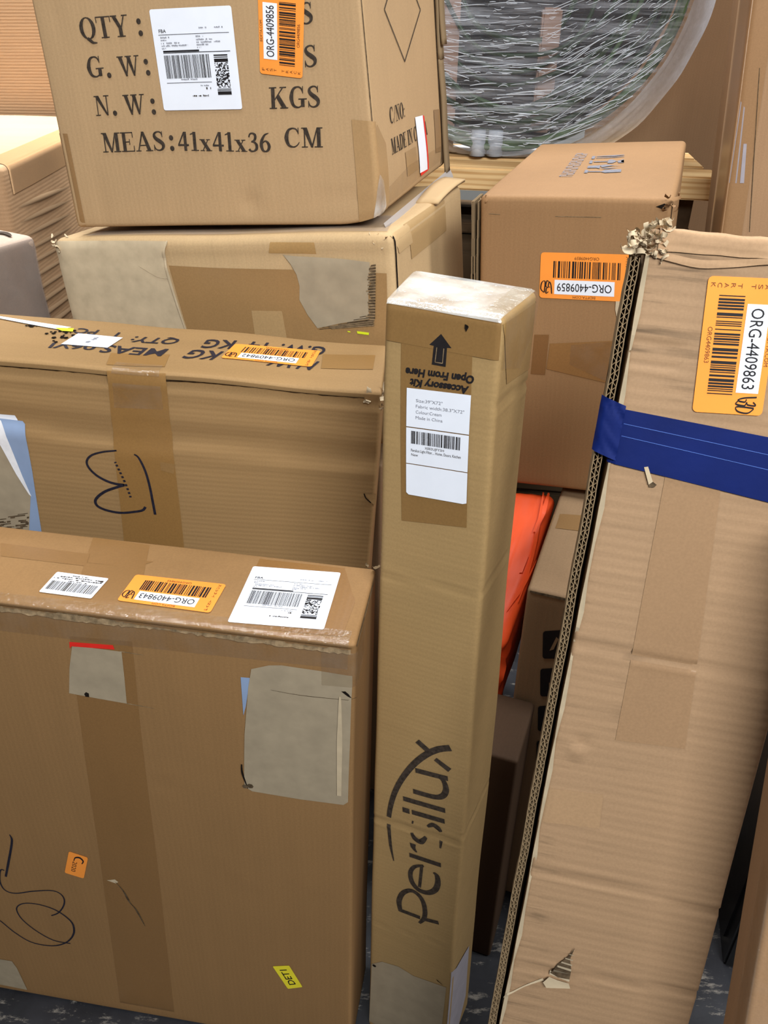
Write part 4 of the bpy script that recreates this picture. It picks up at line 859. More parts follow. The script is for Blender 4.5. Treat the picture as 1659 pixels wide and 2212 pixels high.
wD, dD, hD = BOX['D'][0]
fa, fb = UV['D_fold'][2]; da, db, dc = UV['D_dent'][2]
def tuck(q, p):   # soft, slightly crushed lower right corner
    k = sm((p.x-wD+.06)/.06)*sm((.07-p.z)/.07)
    q.z += .010*k*k; q.x -= .004*k*k
    return q
D = carton('D', 'square carton printed with its weight and measurements, on top of the stack', 'kraftD', seed=4, rad=.006, amp=.0022, freq=3.6, step=.010,
           feats=[groove(fa, (fb[0], 0), .0012, .0022), groove(db, dc, .0016, .002), dent(da[0], da[1], .008, .004), tuck])
for k, s_ in (('QTY', 'QTY'), ('G', 'G'), ('W1', 'W'), ('N', 'N'), ('W2', 'W'), ('MEAS', 'MEAS'), ('41', '41x41x36'), ('CM', 'CM'), ('KGS', 'KGS'), ('S1', 'S'), ('S2', 'S')):
    print_on(D, 'printed_text', serif(s_, {'MEAS': .03, 'KGS': .03, '41': .05, 'QTY': .0}.get(k, .05)), linemap(UV['D_t_'+k][2]), 'F', 'ink_soft', .0009, None, .03)
for x, y in UV['D_dots'][2]: D.polys('printed_dot', 'F', [dot(x, y, .0031, 12)], 'ink_soft', .0009)
shipping_label(D, 'D_fba', 41); orange_label(D, 'D_org', '4409856', False, seed=3)
D.mark('D_tapeL', 'packing_tape', 'tape_dark', .0006, .01); D.mark('D_tapeR', 'packing_tape', 'tape_dark', .0006, .01)
print_on(D, 'printed_text', serif('C/NO:'), linemap(UV['D_cno'][2]), 'R', 'ink_soft', .0009, None, .03)
print_on(D, 'printed_text', serif('MADE IN CHINA', .03), linemap(UV['D_made'][2]), 'R', 'ink_soft', .0009, None, .03)
q = UV['D_dia'][2]; D.polys('printed_diamond', 'R', sum([ribbon([q[i], q[(i+1) % 4]], .0022, smooth=False) for i in range(4)], []), 'ink_soft', .0009)
D.mark('D_strip', 'white_slip', 'white', .0016); D.mark('D_red', 'red_slip', 'red', .0018); D.mark('D_redline', 'red_slip', 'red', .0019)
D.mark('D_tapeband', 'packing_tape', 'tape_clear', .0010, .01); D.mark('D_tape2', 'packing_tape', 'tape', .0008); D.mark('D_tape3', 'packing_tape', 'tape_dark', .0008)
# crinkled clear tape over the lower right corner
D.polys('crinkled_tape', 'FR', [[(wD-.006, .002), (wD+.016, .0), (wD+.03, .01), (wD+.018, .05), (wD+.004, .06), (wD-.002, .04)]], 'film', .0030, .004)
D.polys('edge_tape', 'FR', [[(wD-.028, .0), (wD+.05, .0), (wD+.05, .09), (wD+.012, .12), (wD-.026, .125)]], 'tape', .0012, .008)
# loose strip of tape hanging below the right bottom edge
bm = bmesh.new(); g = []
for i in range(15):
    t = i/14; y = dD*(t*1.02); wdt = .014+.012*math.sin(t*3.0)
    p0 = D.tri(Vector((wD+.002, y, .002))); p1 = D.tri(Vector((wD+.006+.004*math.sin(t*9), y, -.004-wdt+.004*noise.noise(Vector((t*6, 0, 0))))))
    g.append([bm.verts.new(p0), bm.verts.new((p0+p1)/2+Vector((.002, -.001, 0))), bm.verts.new(p1)])
for i in range(14):
    for j in (0, 1): bm.faces.new((g[i][j], g[i+1][j], g[i+1][j+1], g[i][j+1]))
bm_obj('hanging_tape', bm, 'tape_back', D.root, True)
# rear side flap standing proud of the right face: three layers of board edge
bm = bmesh.new()
for k, (x0, x1, z0, z1) in enumerate(((.0, .0045, .17, hD), (.006, .0095, .19, hD), (.0, .004, .0, .17))):
    n = 24; cs = []
    for i in range(n+1):
        zz = z0+(z1-z0)*i/n; w = .002*noise.noise(Vector((zz*14, k, 0)))
        cs.append([bm.verts.new(D.tri(Vector((wD+x+w, y, zz)))) for x, y in ((x0, dD-.028), (x1, dD-.028), (x1, dD+.002), (x0, dD+.002))])
    for i in range(n):
        for j in range(4): bm.faces.new((cs[i][j], cs[i][(j+1) % 4], cs[i+1][(j+1) % 4], cs[i+1][j]))
    bm.faces.new(cs[0][::-1]); bm.faces.new(cs[-1])
bm_obj('side_flap', bm, 'raw_edge', D.root, True)
D.polys('seam', 'R', ribbon([(dD-.034, .0), (dD-.033, .15), (dD-.036, hD)], [.003, .005, .006]), 'hole', .0012, .02)
D.polys('seam', 'FR', ribbon([(wD+.001, .03), (wD+.0005, .2), (wD-.001, hD)], [.0022, .0022, .001]), 'raw_dark', .0009, .02)

# ================================================================== slim upright carton
wP, dP, hP = BOX['P'][0]
ft = []
for k, dpt, wd in (('P_crease1', .0012, .0022), ('P_crease2', .0024, .0028), ('P_crease3', .0008, .002)):
    a, b = line_uv(k); ft.append(groove(a, b, dpt, wd))
for k, dpt, wd in (('P_creaseR1', .0014, .0024), ('P_creaseR2', .0024, .0028), ('P_creaseR0', .0022, .003)):
    a, b = line_uv(k); ft.append(groove(a, b, dpt, wd, ('x', wP)))
P = carton('P', 'tall slim carton with printed arrow and curved logo, standing on the floor in the middle', 'kraftP', seed=5, rad=.006, amp=.0016, freq=6, step=.0055, name='slim_carton', feats=ft)
P.polys('packing_tape', 'F', [UV['P_tape'][2]], 'tape_dark', .0005, .005); P.mark('P_tapetop', 'packing_tape', 'tape_dark', .0007, .003); P.mark('P_tapeR', 'packing_tape', 'tape', .0007, .003)
P.polys('end_tape', 'FT', [[(.001, -.002), (wP-.002, -.004), (wP-.002, dP-.002), (.001, dP-.002)]], 'film', .0022, .004)
P.polys('end_tape', 'TR', [[(wP-.02, .004), (wP+.045, .004), (wP+.06, .05), (wP+.03, dP-.004), (wP-.02, dP-.004)]], 'tape_clear', .0026, .005)
P.mark('P_arrow', 'printed_arrow', 'ink', .0010); q = quadmap(UV['P_arrowin'][2])
P.polys('printed_arrow', 'F', sum([ribbon([q(.1, .0), q(.1, .92), q(.9, .92), q(.9, .0)][i:i+2], .0008, smooth=False) for i in range(3)], []), 'raw_edge', .0013)
for k, s_ in (('P_open', 'Open From Here'), ('P_acc', 'Accessory Kit')): print_on(P, 'printed_text', letters(s_, .045), linemap(UV[k][2]), 'F', 'ink', .0010, None, .02)
mp = quadmap(UV['P_lab'][2])
for i, (a, b) in enumerate(((0, .300), (.308, .643), (.652, 1.0))):
    lab = P.polys('white_label', 'F', [[mp(*p) for p in ([(0, a), (1, a), (1, b), (0, b)] if i else [(.04, 0), (.94, 0), (1, .012), (1, b), (0, b), (0, .02)])]], 'white', .0013, .015)
    if i == 2:
        for j, (s_, w_) in enumerate((('Size:39"X72"', .42), ('Fabric width:38.3"X72"', .76), ('Colour:Cream', .41), ('Made in China', .43))): print_on(P, 'printed_text', place(letters(s_), .155, .884-.051*j, .155+w_, .028), mp, 'F', 'ink_grey', .0016, lab)
    if i == 1:
        print_on(P, 'barcode', bars(.085, .87, .50, .618, 5, 38), mp, 'F', 'ink', .0016, lab)
        for s_, x0, y0, x1, cp in (('X003UJFY5H', .31, .463, .62, .022), ('Persilux Light Filter.... Home, Doors, Kitchen', .085, .425, .89, .026), ('New', .09, .385, .20, .024)): print_on(P, 'printed_text', place(letters(s_), x0, y0, x1, cp), mp, 'F', 'ink_soft', .0016, lab)
L_ = [('P_l_P1', [.0068, .0068]), ('P_l_P2', [.006, .0072, .0066, .0066, .0066, .0066, .0066, .006, .0034]), ('P_l_P3', [.0066, .0066]), ('P_l_e1', [.004, .004]), ('P_l_e2', [.004, .005, .006, .007, .0078, .0078, .0078, .0076, .0066, .003]),
      ('P_l_r1', .0076), ('P_l_r2', [.002, .006, .008]), ('P_l_s1', [.0035, .007, .0085, .004]), ('P_l_s2', [.003, .0075, .0075, .004]), ('P_l_s3', [.004, .002]), ('P_l_s4', .002), ('P_l_i', .0078), ('P_l_id', .0085), ('P_l_l', .0078),
      ('P_l_u1', [.0076, .0076, .0076, .0074, .006, .004]), ('P_l_u2', .0074), ('P_l_x1', .0074), ('P_l_x2', [.006, .0074]), ('P_l_sw1', [.0012, .0038, .0048]), ('P_l_sw2', [.0058, .0062, .0066, .0070, .0076, .0082, .0086, .0088])]
P.polys('printed_logo', 'F', sum([ribbon(UV[k][2], w) for k, w in L_], []), 'ink_soft', .0012, .03)
P.mark('P_patch', 'torn_patch', 'liner_grey', .0010); P.mark('P_lilac', 'lilac_slip', 'lilac', .0012)
q = UV['P_patch'][2]; P.polys('hole', 'F', [dot(q[0][0]+.004, q[0][1]-.001, .0028, 7), [(q[5][0]-.014, q[5][1]+.010), (q[5][0]-.006, q[5][1]+.004), (q[5][0]-.004, q[5][1]+.002), (q[5][0]-.013, q[5][1]+.007)]], 'hole', .0014)
q = UV['P_arrow'][2]; P.polys('puncture', 'F', [[(wP*.70+x*.55, hP-.009+y*.55) for x, y in ((0, 0), (.004, -.001), (.002, -.008), (.006, -.002), (.007, -.004), (.003, -.012), (.0, -.006))]], 'hole', .0016)

# ================================================================== middle carton
wM, dM, hM = BOX['M'][0]
Mc = carton('M', 'carton with bottle and glass symbols on its top, behind the slim carton', 'kraftM', seed=6, rad=.008, amp=.0018, freq=4, step=.012)
Mc.mark('M_tape1', 'packing_tape', 'tape_dark', .0006); Mc.mark('M_tape2', 'packing_tape', 'tape_gold', .0008, .01)
Mc.polys('crinkled_tape', 'F', [[(UV['M_tape2'][2][0][0]+.03, UV['M_tape2'][2][0][1]), UV['M_tape2'][2][1], UV['M_tape2'][2][2], (UV['M_tape2'][2][0][0]+.03, UV['M_tape2'][2][0][1]-.03)]], 'tape_clear', .0014, .006)
orange_label(Mc, 'M_org', '4409859', seed=4)
Mc.polys('printed_symbols', 'T', [UV[k][2] for k in ('M_bot', 'M_botn', 'M_botc', 'M_gl', 'M_gl2', 'M_gl3', 'M_wg', 'M_wgs', 'M_wgb', 'M_wge', 'M_fk1', 'M_fk2', 'M_fkb')], 'ink_blue', .0010)
print_on(Mc, 'printed_text', [rc(x_, y_, x_+w_, y_+h_) for i_ in range(17) for x_, y_, w_, h_ in ((i_/17, 0, .012, 1), (i_/17, (i_*7 % 3)*.45, .04, .1), (i_/17+.03, (i_*5 % 2)*.5, .012, .5))], linemap(UV['M_txt'][2]), 'T', 'ink_blue', .0010)
for k in ('M_line1', 'M_line2'): Mc.polys('scuff', 'F', ribbon(UV[k][2], .0007, smooth=False), 'raw_edge', .0009)
Mc.mark('M_tornR', 'torn_edge', 'liner', .0014)
crumple('torn_paper', Mc.tri(Vector((wM-.004, .002, hM-.006))), .022, 8, 'kraftM', Mc.root, 4); crumple('torn_paper', Mc.tri(Vector((.004, .002, hM-.006))), .012, 5, 'kraftM', Mc.root, 7)
Mc.polys('hole', 'F', [[(wM-.022, hM-.010), (wM-.012, hM-.006), (wM-.006, hM-.009), (wM-.012, hM-.013)]], 'hole', .0010)
# open seam at the left: loose side flap layers
bm = bmesh.new()
for x in (-.004, -.009, -.013):
    for i in range(16):
        z0, z1 = hM*(.98-.9*i/16), hM*(.98-.9*(i+1)/16); s0 = 1 if i else .3
        vs = [Mc.tri(Vector((x+.001*math.sin(i*.6+x*900)+dx, y, z))) for z in (z0, z1) for dx, y in ((0, .004), (.0016, .004), (.0016, .06), (0, .06))]
        v = [bm.verts.new(p) for p in vs]
        for f in ((0, 1, 5, 4), (1, 2, 6, 5), (3, 0, 4, 7), (2, 3, 7, 6), (0, 3, 2, 1), (4, 5, 6, 7)): bm.faces.new([v[k] for k in f])
bm_obj('loose_side_flap', bm, 'raw_edge', Mc.root)
Mc.polys('seam', 'FR', ribbon([(wM-.001, hM-.006), (wM, hM-.05), (wM, .05)], .002), 'hole', .0009, .02)

# ================================================================== low carton, orange parcel and its support
Lc = carton('L', 'low carton with black symbol squares on its side, under the carton with bottle symbols', 'kraftL', seed=7, rad=.006, amp=.002, step=.016)
for i in range(4):
    mp = quadmap([UV['L_i%d' % i][2][k] for k in (3, 2, 1, 0)]); sq = Lc.polys('printed_square', 'F', [[mp(x, y) for x, y in rrect(0, 0, 1, 1, .1, .1)]], 'ink', .0010)
    sh = [[(.25, .3), (.5, .78), (.58, .7), (.4, .34)], [(.5, .2), (.75, .22), (.62, .5)]] if i == 0 else [[(.35, .3), (.65, .3), (.65, .5), (.35, .5)], [(.45, .5), (.55, .5), (.5, .75)]]
    print_on(Lc, 'symbol', sh, mp, 'F', 'kraftL', .0014, sq)
Lc.mark('L_tape', 'packing_tape', 'tape_gold', .0007)
Lc.polys('raw_edge', 'F', edge_strip(.004, .21, Lc.h-.004, .003, .003, 12), 'raw_dark', .0008)
Y_ = carton('Y', 'low brown carton, darkened for the shade of the gap, on the floor between the slim and the leaning carton', 'kraftY', seed=19, rad=.005, step=.03)
U_ = carton('U', 'narrow carton directly under the orange parcel', 'kraftL', seed=13, rad=.005, step=.03)
def bagfold(q, p):
    n = noise.noise(Vector((p.x*46, p.y*9, p.z*7)))+.5*noise.noise(Vector((p.x*90, p.y*22, p.z*15))); q.z += .0035*n; q.y += .003*noise.noise(Vector((p.x*40, p.z*18, 2))); q.x += .0045*noise.noise(Vector((p.z*16, p.y*12, 5)))
    if p.y < .03 and p.z > .02: q.x += .006*noise.noise(Vector((p.z*30, 1, 7)))
    return q
Oc = carton('O', 'bright orange plastic wrapped parcel wedged behind the slim carton', 'orange_bag', seed=8, rad=.014, amp=.002, freq=9, step=.005, name='orange_parcel', cat='parcel', feats=[bagfold])
for k, w in (('O_f1', [.001, .004, .002]), ('O_f2', [.0015, .003]), ('O_f3', [.001, .003, .001]), ('O_f4', [.0012, .0025, .0012])):
    Oc.polys('bag_fold', 'T', ribbon(UV[k][2], [x*1.8 for x in w]), 'orange_bag', .0042, .01)
# loose end of the bag hanging down in front
bm = bmesh.new(); g = []
for i in range(22):
    t = i/21; row = []
    for j in range(8):
        u = j/7; p = Oc.tri(Vector((Oc.w*(.35+.66*u-.03*t), -.004, Oc.h*(.92-.95*t)))); p += Vector((.004*noise.noise(Vector((u*3, t*7, 0))), -.006-.005*noise.noise(Vector((u*6, t*5, 4))), 0)); p.x += .004*math.sin(t*9)*u
        if i == 21: p.z += .012*u*u
        row.append(bm.verts.new(p))
    g.append(row)
for i in range(21):
    for j in range(7): bm.faces.new((g[i][j], g[i][j+1], g[i+1][j+1], g[i+1][j]))
bm_obj('hanging_bag_end', bm, 'orange_bag', Oc.root, True)

# ================================================================== leaning tall carton
wR, dR, hR = BOX['R'][0]
ft = []
for i, (dp, wd) in enumerate(((.0036, .0024), (.0034, .0024), (.0032, .0024), (.0030, .0035), (.0026, .003))):
    a, b = line_uv('R_cr%d' % i); e = (Vector(b)-Vector(a)).normalized(); a = Vector(a)-e*(.02 if i < 3 else .0); b = Vector(b)+e*(.2 if i < 3 else -.012); ft.append(groove(a, b, dp, wd, ends=i > 2))
du, dv = UV['R_dent'][2][0]; ft.append(dent(du, dv, .006, -.004)); ft.append(dent(du+.003, dv+.006, .005, .004))
def crushed(q, p):   # crushed, rolled upper edge
    k = sm((p.z-hR+.03)/.03)
    q.z += k*.003*noise.noise(Vector((p.x*40, p.y*40, 1))); q.y += k*.003*noise.noise(Vector((p.x*30, 2, p.z*40)))
    return q
ft.append(crushed)
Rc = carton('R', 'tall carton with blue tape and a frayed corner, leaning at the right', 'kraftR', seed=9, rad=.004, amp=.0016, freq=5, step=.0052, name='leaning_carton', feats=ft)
Rc.mark('R_tapeV', 'packing_tape', 'tape_faint', .0005, .0045); Rc.mark('R_tapes', 'packing_tape', 'tape_pale', .0006, .006)
orange_label(Rc, 'R_org', '4409863', seed=5)
q = UV['R_blue'][2]; bt = Rc.polys('blue_tape', 'F', [[(x, y) for x, y in q]], 'blue_tape', .0016, .006)
for a_, b_ in ((.25, .27), (.47, .50)):
    l0 = Vector(q[0])*(1-a_)+Vector(q[5])*a_; l1 = Vector(q[2])*(1-b_)+Vector(q[3])*b_; Rc.polys('tape_line', 'F', ribbon([l0, l1], .0005, smooth=False), plain('tape_fibre', (70, 98, 170), .5), .0022, .01, bt)
# bare corrugated edge of the side panel standing left of the front face
pan = bmesh.new(); e0, e1 = -.0108, -.0044; n = int(hR/.0013); per = .0075; rr = random.Random(5)
def lp(x, y, z): return Rc.tri(Vector((x, y, z)))
def wob(z): return .0009*noise.noise(Vector((z*18, 0, 3)))+.0004*noise.noise(Vector((z*90, 1, 3)))
ys = (.001, .022)
for xc in (e0, (e0+e1)/2, e1):      # three flat liners
    pv = None
    for i in range(0, n+1, 4):
        z = hR*i/n*.985; w = wob(z); y0 = .001+.0014*abs(noise.noise(Vector((z*70, xc*900, 0))))
        vs = [pan.verts.new(lp(xc+w+dx, y, z)) for dx, y in ((-.0004, y0), (.0004, y0), (.0004, ys[1]), (-.0004, ys[1]))]
        if pv:
            for a_, b_ in ((0, 1), (1, 2), (3, 0)): pan.faces.new((pv[a_], pv[b_], vs[b_], vs[a_]))
        pv = vs
for k in (0, 1):                      # two fluted layers between them
    xm = e0+(e1-e0)*(.25+.5*k); am = (e1-e0)*.22; pv = None; ph = 0
    for i in range(n+1):
        z = hR*i/n*.985; ph += 2*math.pi*.0013/(per*(1+.35*noise.noise(Vector((z*12, k, 9))))); w = wob(z); y0 = .0014+.0014*abs(noise.noise(Vector((z*60, k*5, 1))))
        x = xm+am*math.sin(ph+k*1.7)+w
        vs = [pan.verts.new(lp(x+dx, y, z)) for dx, y in ((-.00035, y0), (.00035, y0), (.00035, ys[1]), (-.00035, ys[1]))]
        if pv:
            for a_, b_ in ((0, 1), (1, 2), (3, 0)): pan.faces.new((pv[a_], pv[b_], vs[b_], vs[a_]))
        pv = vs
edge = bm_obj('corrugated_edge', pan, 'raw_edge', Rc.root)
bm = bmesh.new(); cs = []
for i in range(25):
    z = hR*i/24*.985; cs.append([bm.verts.new(lp(x, y, z)) for x, y in ((e0-.0004, .018), (e1+.0004, .018), (e1+.024, dR-.01), (e0+.024, dR-.01))])
for i in range(24):
    for j in range(4): bm.faces.new((cs[i][j], cs[i][(j+1) % 4], cs[i+1][(j+1) % 4], cs[i+1][j]))
bm.faces.new(cs[-1]); bm.faces.new(cs[0][::-1]); bm_obj('side_panel', bm, 'raw_dark', Rc.root)
# blue tape folded round the bare edge
bm = bmesh.new(); g = []
for i in range(20):
    t = i/19; zz = q[0][1]*(1-t)+q[5][1]*t+.002; row = []
    for j in range(9):
        u = j/8; x = .006+(e0-.003-.006)*u; y = -.0022-.0016*math.sin(u*3.1)+(.004 if j == 8 else 0)+.0016*noise.noise(Vector((u*5+t*8, t*3, 6)))
        row.append(bm.verts.new(lp(x, y, zz+.006*(u))))
    g.append(row)
for i in range(19):
    for j in range(8): bm.faces.new((g[i][j], g[i][j+1], g[i+1][j+1], g[i+1][j]))
bm_obj('folded_tape_end', bm, 'blue_tape', bt, True)
# torn hole with the flutes showing, its flap folded down
Rc.mark('R_hole', 'torn_hole', 'raw_dark', .0024)
q = UV['R_hole'][2]; xs0 = q[4][0]; rid = []
for i in range(7):
    f = i/6.5; lft = Vector(q[4])*(1-f)+Vector(q[0])*f; rgt = Vector(q[3])*(1-f)+Vector(q[0])*f; rid.append([tuple(lft), tuple(rgt), tuple(rgt+Vector((0, .0032*(1-f)))), tuple(lft+Vector((0, .0032*(1-f))))])
Rc.polys('torn_flutes', 'F', rid, 'liner_grey', .0032)
Rc.mark('R_flap', 'torn_flap', 'liner', .0048); Rc.mark('R_nick', 'nick', 'raw_dark', .0012)
q = UV['R_nick'][2]; Rc.polys('torn_flap', 'F', [[q[1], (q[1][0]-.006, q[1][1]+.012), (q[1][0]-.009, q[1][1]+.011), q[0]]], 'liner', .0022)
q = UV['R_flap'][2]; Rc.polys('tear_line', 'F', ribbon([q[4], (q[4][0]-.016, q[4][1]-.014), (q[4][0]-.03, q[4][1]-.03), (q[4][0]-.05, q[4][1]-.052)], [.003, .0015, .002, .0006], 3), 'liner', .0012)
# rolled top edge and frayed corner
Rc.polys('rolled_edge', 'FT', [[(.008, -.016), (.10, -.013), (wR-.002, -.004), (wR-.002, .02), (.006, .02)]], 'kraftG', .0014, .006)
Rc.polys('rolled_edge', 'F', ribbon([(.006, hR-.018), (.04, hR-.022), (.075, hR-.017), (.11, hR-.012)], [.005, .006, .005, .001]), 'kraftG', .0022, .008)
crumple('torn_paper', lp(.006, .002, hR-.004), .017, 30, 'liner', Rc.root, 11, .9); crumple('torn_paper', lp(-.008, .003, hR-.012), .017, 34, 'liner', Rc.root, 12, .9); crumple('torn_paper', lp(.006, -.001, hR-.020), .011, 14, 'liner', Rc.root, 14, .9)
rim = [(.0012, hR-.02)]+[(.0012, hR*(1-i/40)) for i in range(2, 40)]
Rc.polys('scuffed_edge', 'F', ribbon(rim, [.004+.0022*math.sin(i*2.3) for i in range(len(rim))], 2), 'liner', .0009, None)

# ================================================================== carton in the lower right corner, dark tote
Nc = carton('N', 'carton with clear tape standing at the lower right corner beside the leaning carton', 'kraftS', seed=10, rad=.005, step=.02)
Nc.polys('edge_tape', 'FL', [[(-.03, .1), (.05, .1), (.05, .8), (-.03, .8)]], 'tape_clear', .0012, .01)
def solid(name, label, cat, mat, loc, rz, boxes, bevel=.004, group=None):
    t = thing(name, label, cat, loc, group); t.rotation_euler.z = rz; bpy.context.view_layer.update()
    for nm, m, bx in boxes:
        bm = bmesh.new()
        for b in bx: box_bm(bm, *b, bevel=bevel)
        o = bpy.data.objects.new(nm, bpy.data.meshes.new(nm)); bm.to_mesh(o.data); bm.free(); COL.objects.link(o); o.data.materials.append(M[m]); o.parent = t
    return t
solid('black_filler', 'added black tote on the floor behind the leaning carton', 'filler', 'black_plastic', (.73, .86, 0), R_(-14), [  # black box added to fill the dark gap beside the leaning carton
    ('body', 'black_plastic', [(-.13, .13, -.13, .13, .0, .40)]), ('lid', 'black_plastic', [(-.14, .14, -.14, .14, .40, .425)]), ('rib', 'black_plastic', [(-.134, -.13, -.10, -.085, .03, .39), (-.134, -.13, .085, .10, .03, .39)]), ('handle', 'black_plastic', [(-.05, .05, -.15, -.138, .36, .385)])])

# ================================================================== left background
Gc = carton('G', 'brightly lit carton at the back left, below the tall carton', 'kraftG', seed=14, rad=.012, amp=.004, freq=4, step=.02)
wG, dG, hG = BOX['G'][0]
rb = bmesh.new()
for i in range(11):
    z0 = hG-.075-.026*i; cs = []
    for k in range(7):
        t = k/6; y = .04+.34*t; cs.append([rb.verts.new(Gc.tri(Vector((wG+dx, y, z0+dz-.02*t)))) for dx, dz in ((-.002, .007), (.0035*math.sin(math.pi*(.1+.9*t)), .0), (-.002, -.007))])
    for k in range(6):
        for j in (0, 1): rb.faces.new((cs[k][j], cs[k+1][j], cs[k+1][j+1], cs[k][j+1]))
bm_obj('crushed_ridges', rb, 'kraftL', Gc.root, True)
Gc.polys('rounded_edge_tape', 'TR', [[(wG-.05, .03), (wG+.05, .03), (wG+.05, .66), (wG-.05, .66)]], 'tape', .001, .01)
Ec = carton('E', 'tall light carton standing behind the brightly lit carton', 'kraftG', seed=15, rad=.01, amp=.003, step=.03)
Ec.polys('packing_tape', 'F', [[(.57, .0), (.75, .0), (.75, 1.74), (.57, 1.74)]], 'tape', .001, .05)
Kc = carton('K', 'greyish film-wrapped carton at the left edge, behind the long carton', 'kraftK', seed=16, rad=.012, amp=.004, freq=8, step=.012)
Kc.polys('film_wrap', 'FR', [[(.02, .45), (Kc.w+Kc.d-.004, .45), (Kc.w+Kc.d-.004, Kc.h-.002), (.02, Kc.h-.002)]], 'film_grey', .002, .02)
wK, dK = Kc.w, Kc.d
Kc.polys('printed_mark', 'T', ribbon([(wK-.10, dK-.10), (wK-.055, dK-.03), (wK-.02, dK-.035)], [.012, .014, .004]), 'ink_soft', .003)
# rounded black sack filling the gap between two cartons
t = thing('black_lump', 'rounded black sack squeezed between the grey carton and the stack', 'bag', (-.50, 1.42, 0)); bm = bmesh.new(); bmesh.ops.create_icosphere(bm, subdivisions=5, radius=1)
for v in bm.verts:
    d = v.co.copy(); k = 1+.10*noise.noise(d*2.2)+.05*noise.noise(d*6); s = lambda x: math.copysign(abs(x)**.6, x)
    v.co = Vector((s(d.x)*.052*k, s(d.y)*.11*k, .472+s(d.z)*.472*(1+.02*noise.noise(d*4)))); v.co.z = max(0, v.co.z)
o = bm_obj('lump', bm, 'black_plastic', None, True); o.parent = t
bm = bmesh.new(); bmesh.ops.create_cone(bm, cap_ends=True, segments=16, radius1=.018, radius2=.035, depth=.05)
for v in bm.verts: v.co.z += .965; v.co.x += .006*noise.noise(v.co*60)
o = bm_obj('flared_neck', bm, 'black_plastic', None, True); o.parent = t

# ================================================================== right background: tall cartons, pallet, wrapped bundle
Qc = carton('Q', 'tall brown carton at the back, directly behind the stretch-wrapped bundle', 'kraftS', seed=17, rad=.008, amp=.003, step=.03)
Sc = carton('S', 'tall carton with torn clear film on its edge, at the upper right', 'kraftS', seed=18, rad=.008, amp=.002, step=.02)
Sc.mark('S_film', 'clear_film_strip', 'lilac', .002) ; Sc.mark('S_film2', 'clear_film_strip', 'lilac', .002)
Sc.polys('edge_tape', 'FL', [[(-.10, .75), (.035, .75), (.035, 1.74), (-.10, 1.74)]], 'tape', .0016, .02)
a, b = line_uv('S_line'); Sc.polys('seam', 'F', ribbon([a, b], .0012, smooth=False), 'raw_dark', .001)

PZ = 1.052   # height of the pallet deck
pr = thing('wooden_pallet', 'pine pallet carrying the stretch-wrapped bundle', 'pallet', (.40, 1.92, .90)); pr.rotation_euler.z = R_(-7.3); bpy.context.view_layer.update()
def lumber(name, bx, m='wood'):
    bm = bmesh.new(); box_bm(bm, *bx, bevel=.003); o = bm_obj(name, bm, m); o.parent = pr; return o
lumber('deck_board', (-.36, .272, -.155, -.06, .108, .152))
for y in (-.03, .07): lumber('deck_board', (-.36, .262, y, y+.085, .130, .152))
for x in (-.30, -.02, .20): lumber('stringer', (x, x+.04, -.10, .16, .022, .108), 'shaded_wood')
for y in (-.06, .10): lumber('bottom_board', (-.36, .262, y, y+.085, .0, .022), 'shaded_wood')
dk = Carton.__new__(Carton)
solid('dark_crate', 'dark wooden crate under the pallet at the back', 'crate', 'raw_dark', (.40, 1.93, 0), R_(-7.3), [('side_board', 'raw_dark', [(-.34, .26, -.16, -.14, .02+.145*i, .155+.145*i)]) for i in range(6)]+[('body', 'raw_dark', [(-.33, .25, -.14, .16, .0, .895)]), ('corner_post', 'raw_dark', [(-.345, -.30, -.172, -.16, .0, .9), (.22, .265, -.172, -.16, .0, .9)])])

# white ribbed panel between the stack and the middle carton
pt = thing('white_ribbed_panel', 'white ribbed plastic panel standing between the stack and the symbol carton', 'panel', (.155, 1.47, 0)); bm = bmesh.new(); box_bm(bm, -.035, .045, 0, .008, 0, .895)
o = bm_obj('sheet', bm, 'panel_white'); o.parent = pt
bm = bmesh.new()
for i in range(40): box_bm(bm, -.035, .045, -.004, .0, .90-.012*i-.012, .90-.012*i-.006)
o = bm_obj('ribs', bm, 'panel_white'); o.parent = pt

# ---- stretch-wrapped bundle
CX, CZ, YF, YB, RF, RB = .247, 1.40, 1.885, 2.045, .340, .410
ax = Matrix.Rotation(R_(-6), 3, 'Z')
W = thing('wrapped_bundle', 'round bundle of green vine coils in shiny clear stretch film on the pallet', 'bundle', (CX, (YF+YB)/2, PZ+.002)); bpy.context.view_layer.update()
def wp(r, a, y):   # polar point in the bundle, kept above the deck
    p = Vector((r*math.cos(a), y-(YF+YB)/2, r*math.sin(a))); p = ax @ p + Vector((CX, (YF+YB)/2, CZ)); p.z = max(p.z, PZ+.004); return p
rnd = random.Random(21)
def tubeloop(name, r, y, tr, wob, seed, mat='hose', seg=90):
    rn = random.Random(seed); bm = bmesh.new(); rings = []; ph = rn.uniform(0, 6)
    for i in range(seg):
        a = 2*math.pi*i/seg; rr_ = r*(1+wob*math.sin(2*a+ph)+wob*.6*math.sin(5*a+ph*2)); yy = y+.012*math.sin(a*3+ph); c = wp(rr_, a, yy); c2 = wp(rr_*1.02, a, yy); rd_ = (c2-c).normalized() if (c2-c).length > 1e-6 else Vector((0, 0, 1)); bi = ax @ Vector((0, 1, 0))
        rings.append([bm.verts.new(c+(rd_*math.cos(b)+bi*math.sin(b))*tr) for b in [k*math.pi/3 for k in range(6)]])
    for i in range(seg):
        for k in range(6): bm.faces.new((rings[i][k], rings[i][(k+1) % 6], rings[(i+1) % seg][(k+1) % 6], rings[(i+1) % seg][k]))
    return bm_obj(name, bm, mat, W, True)
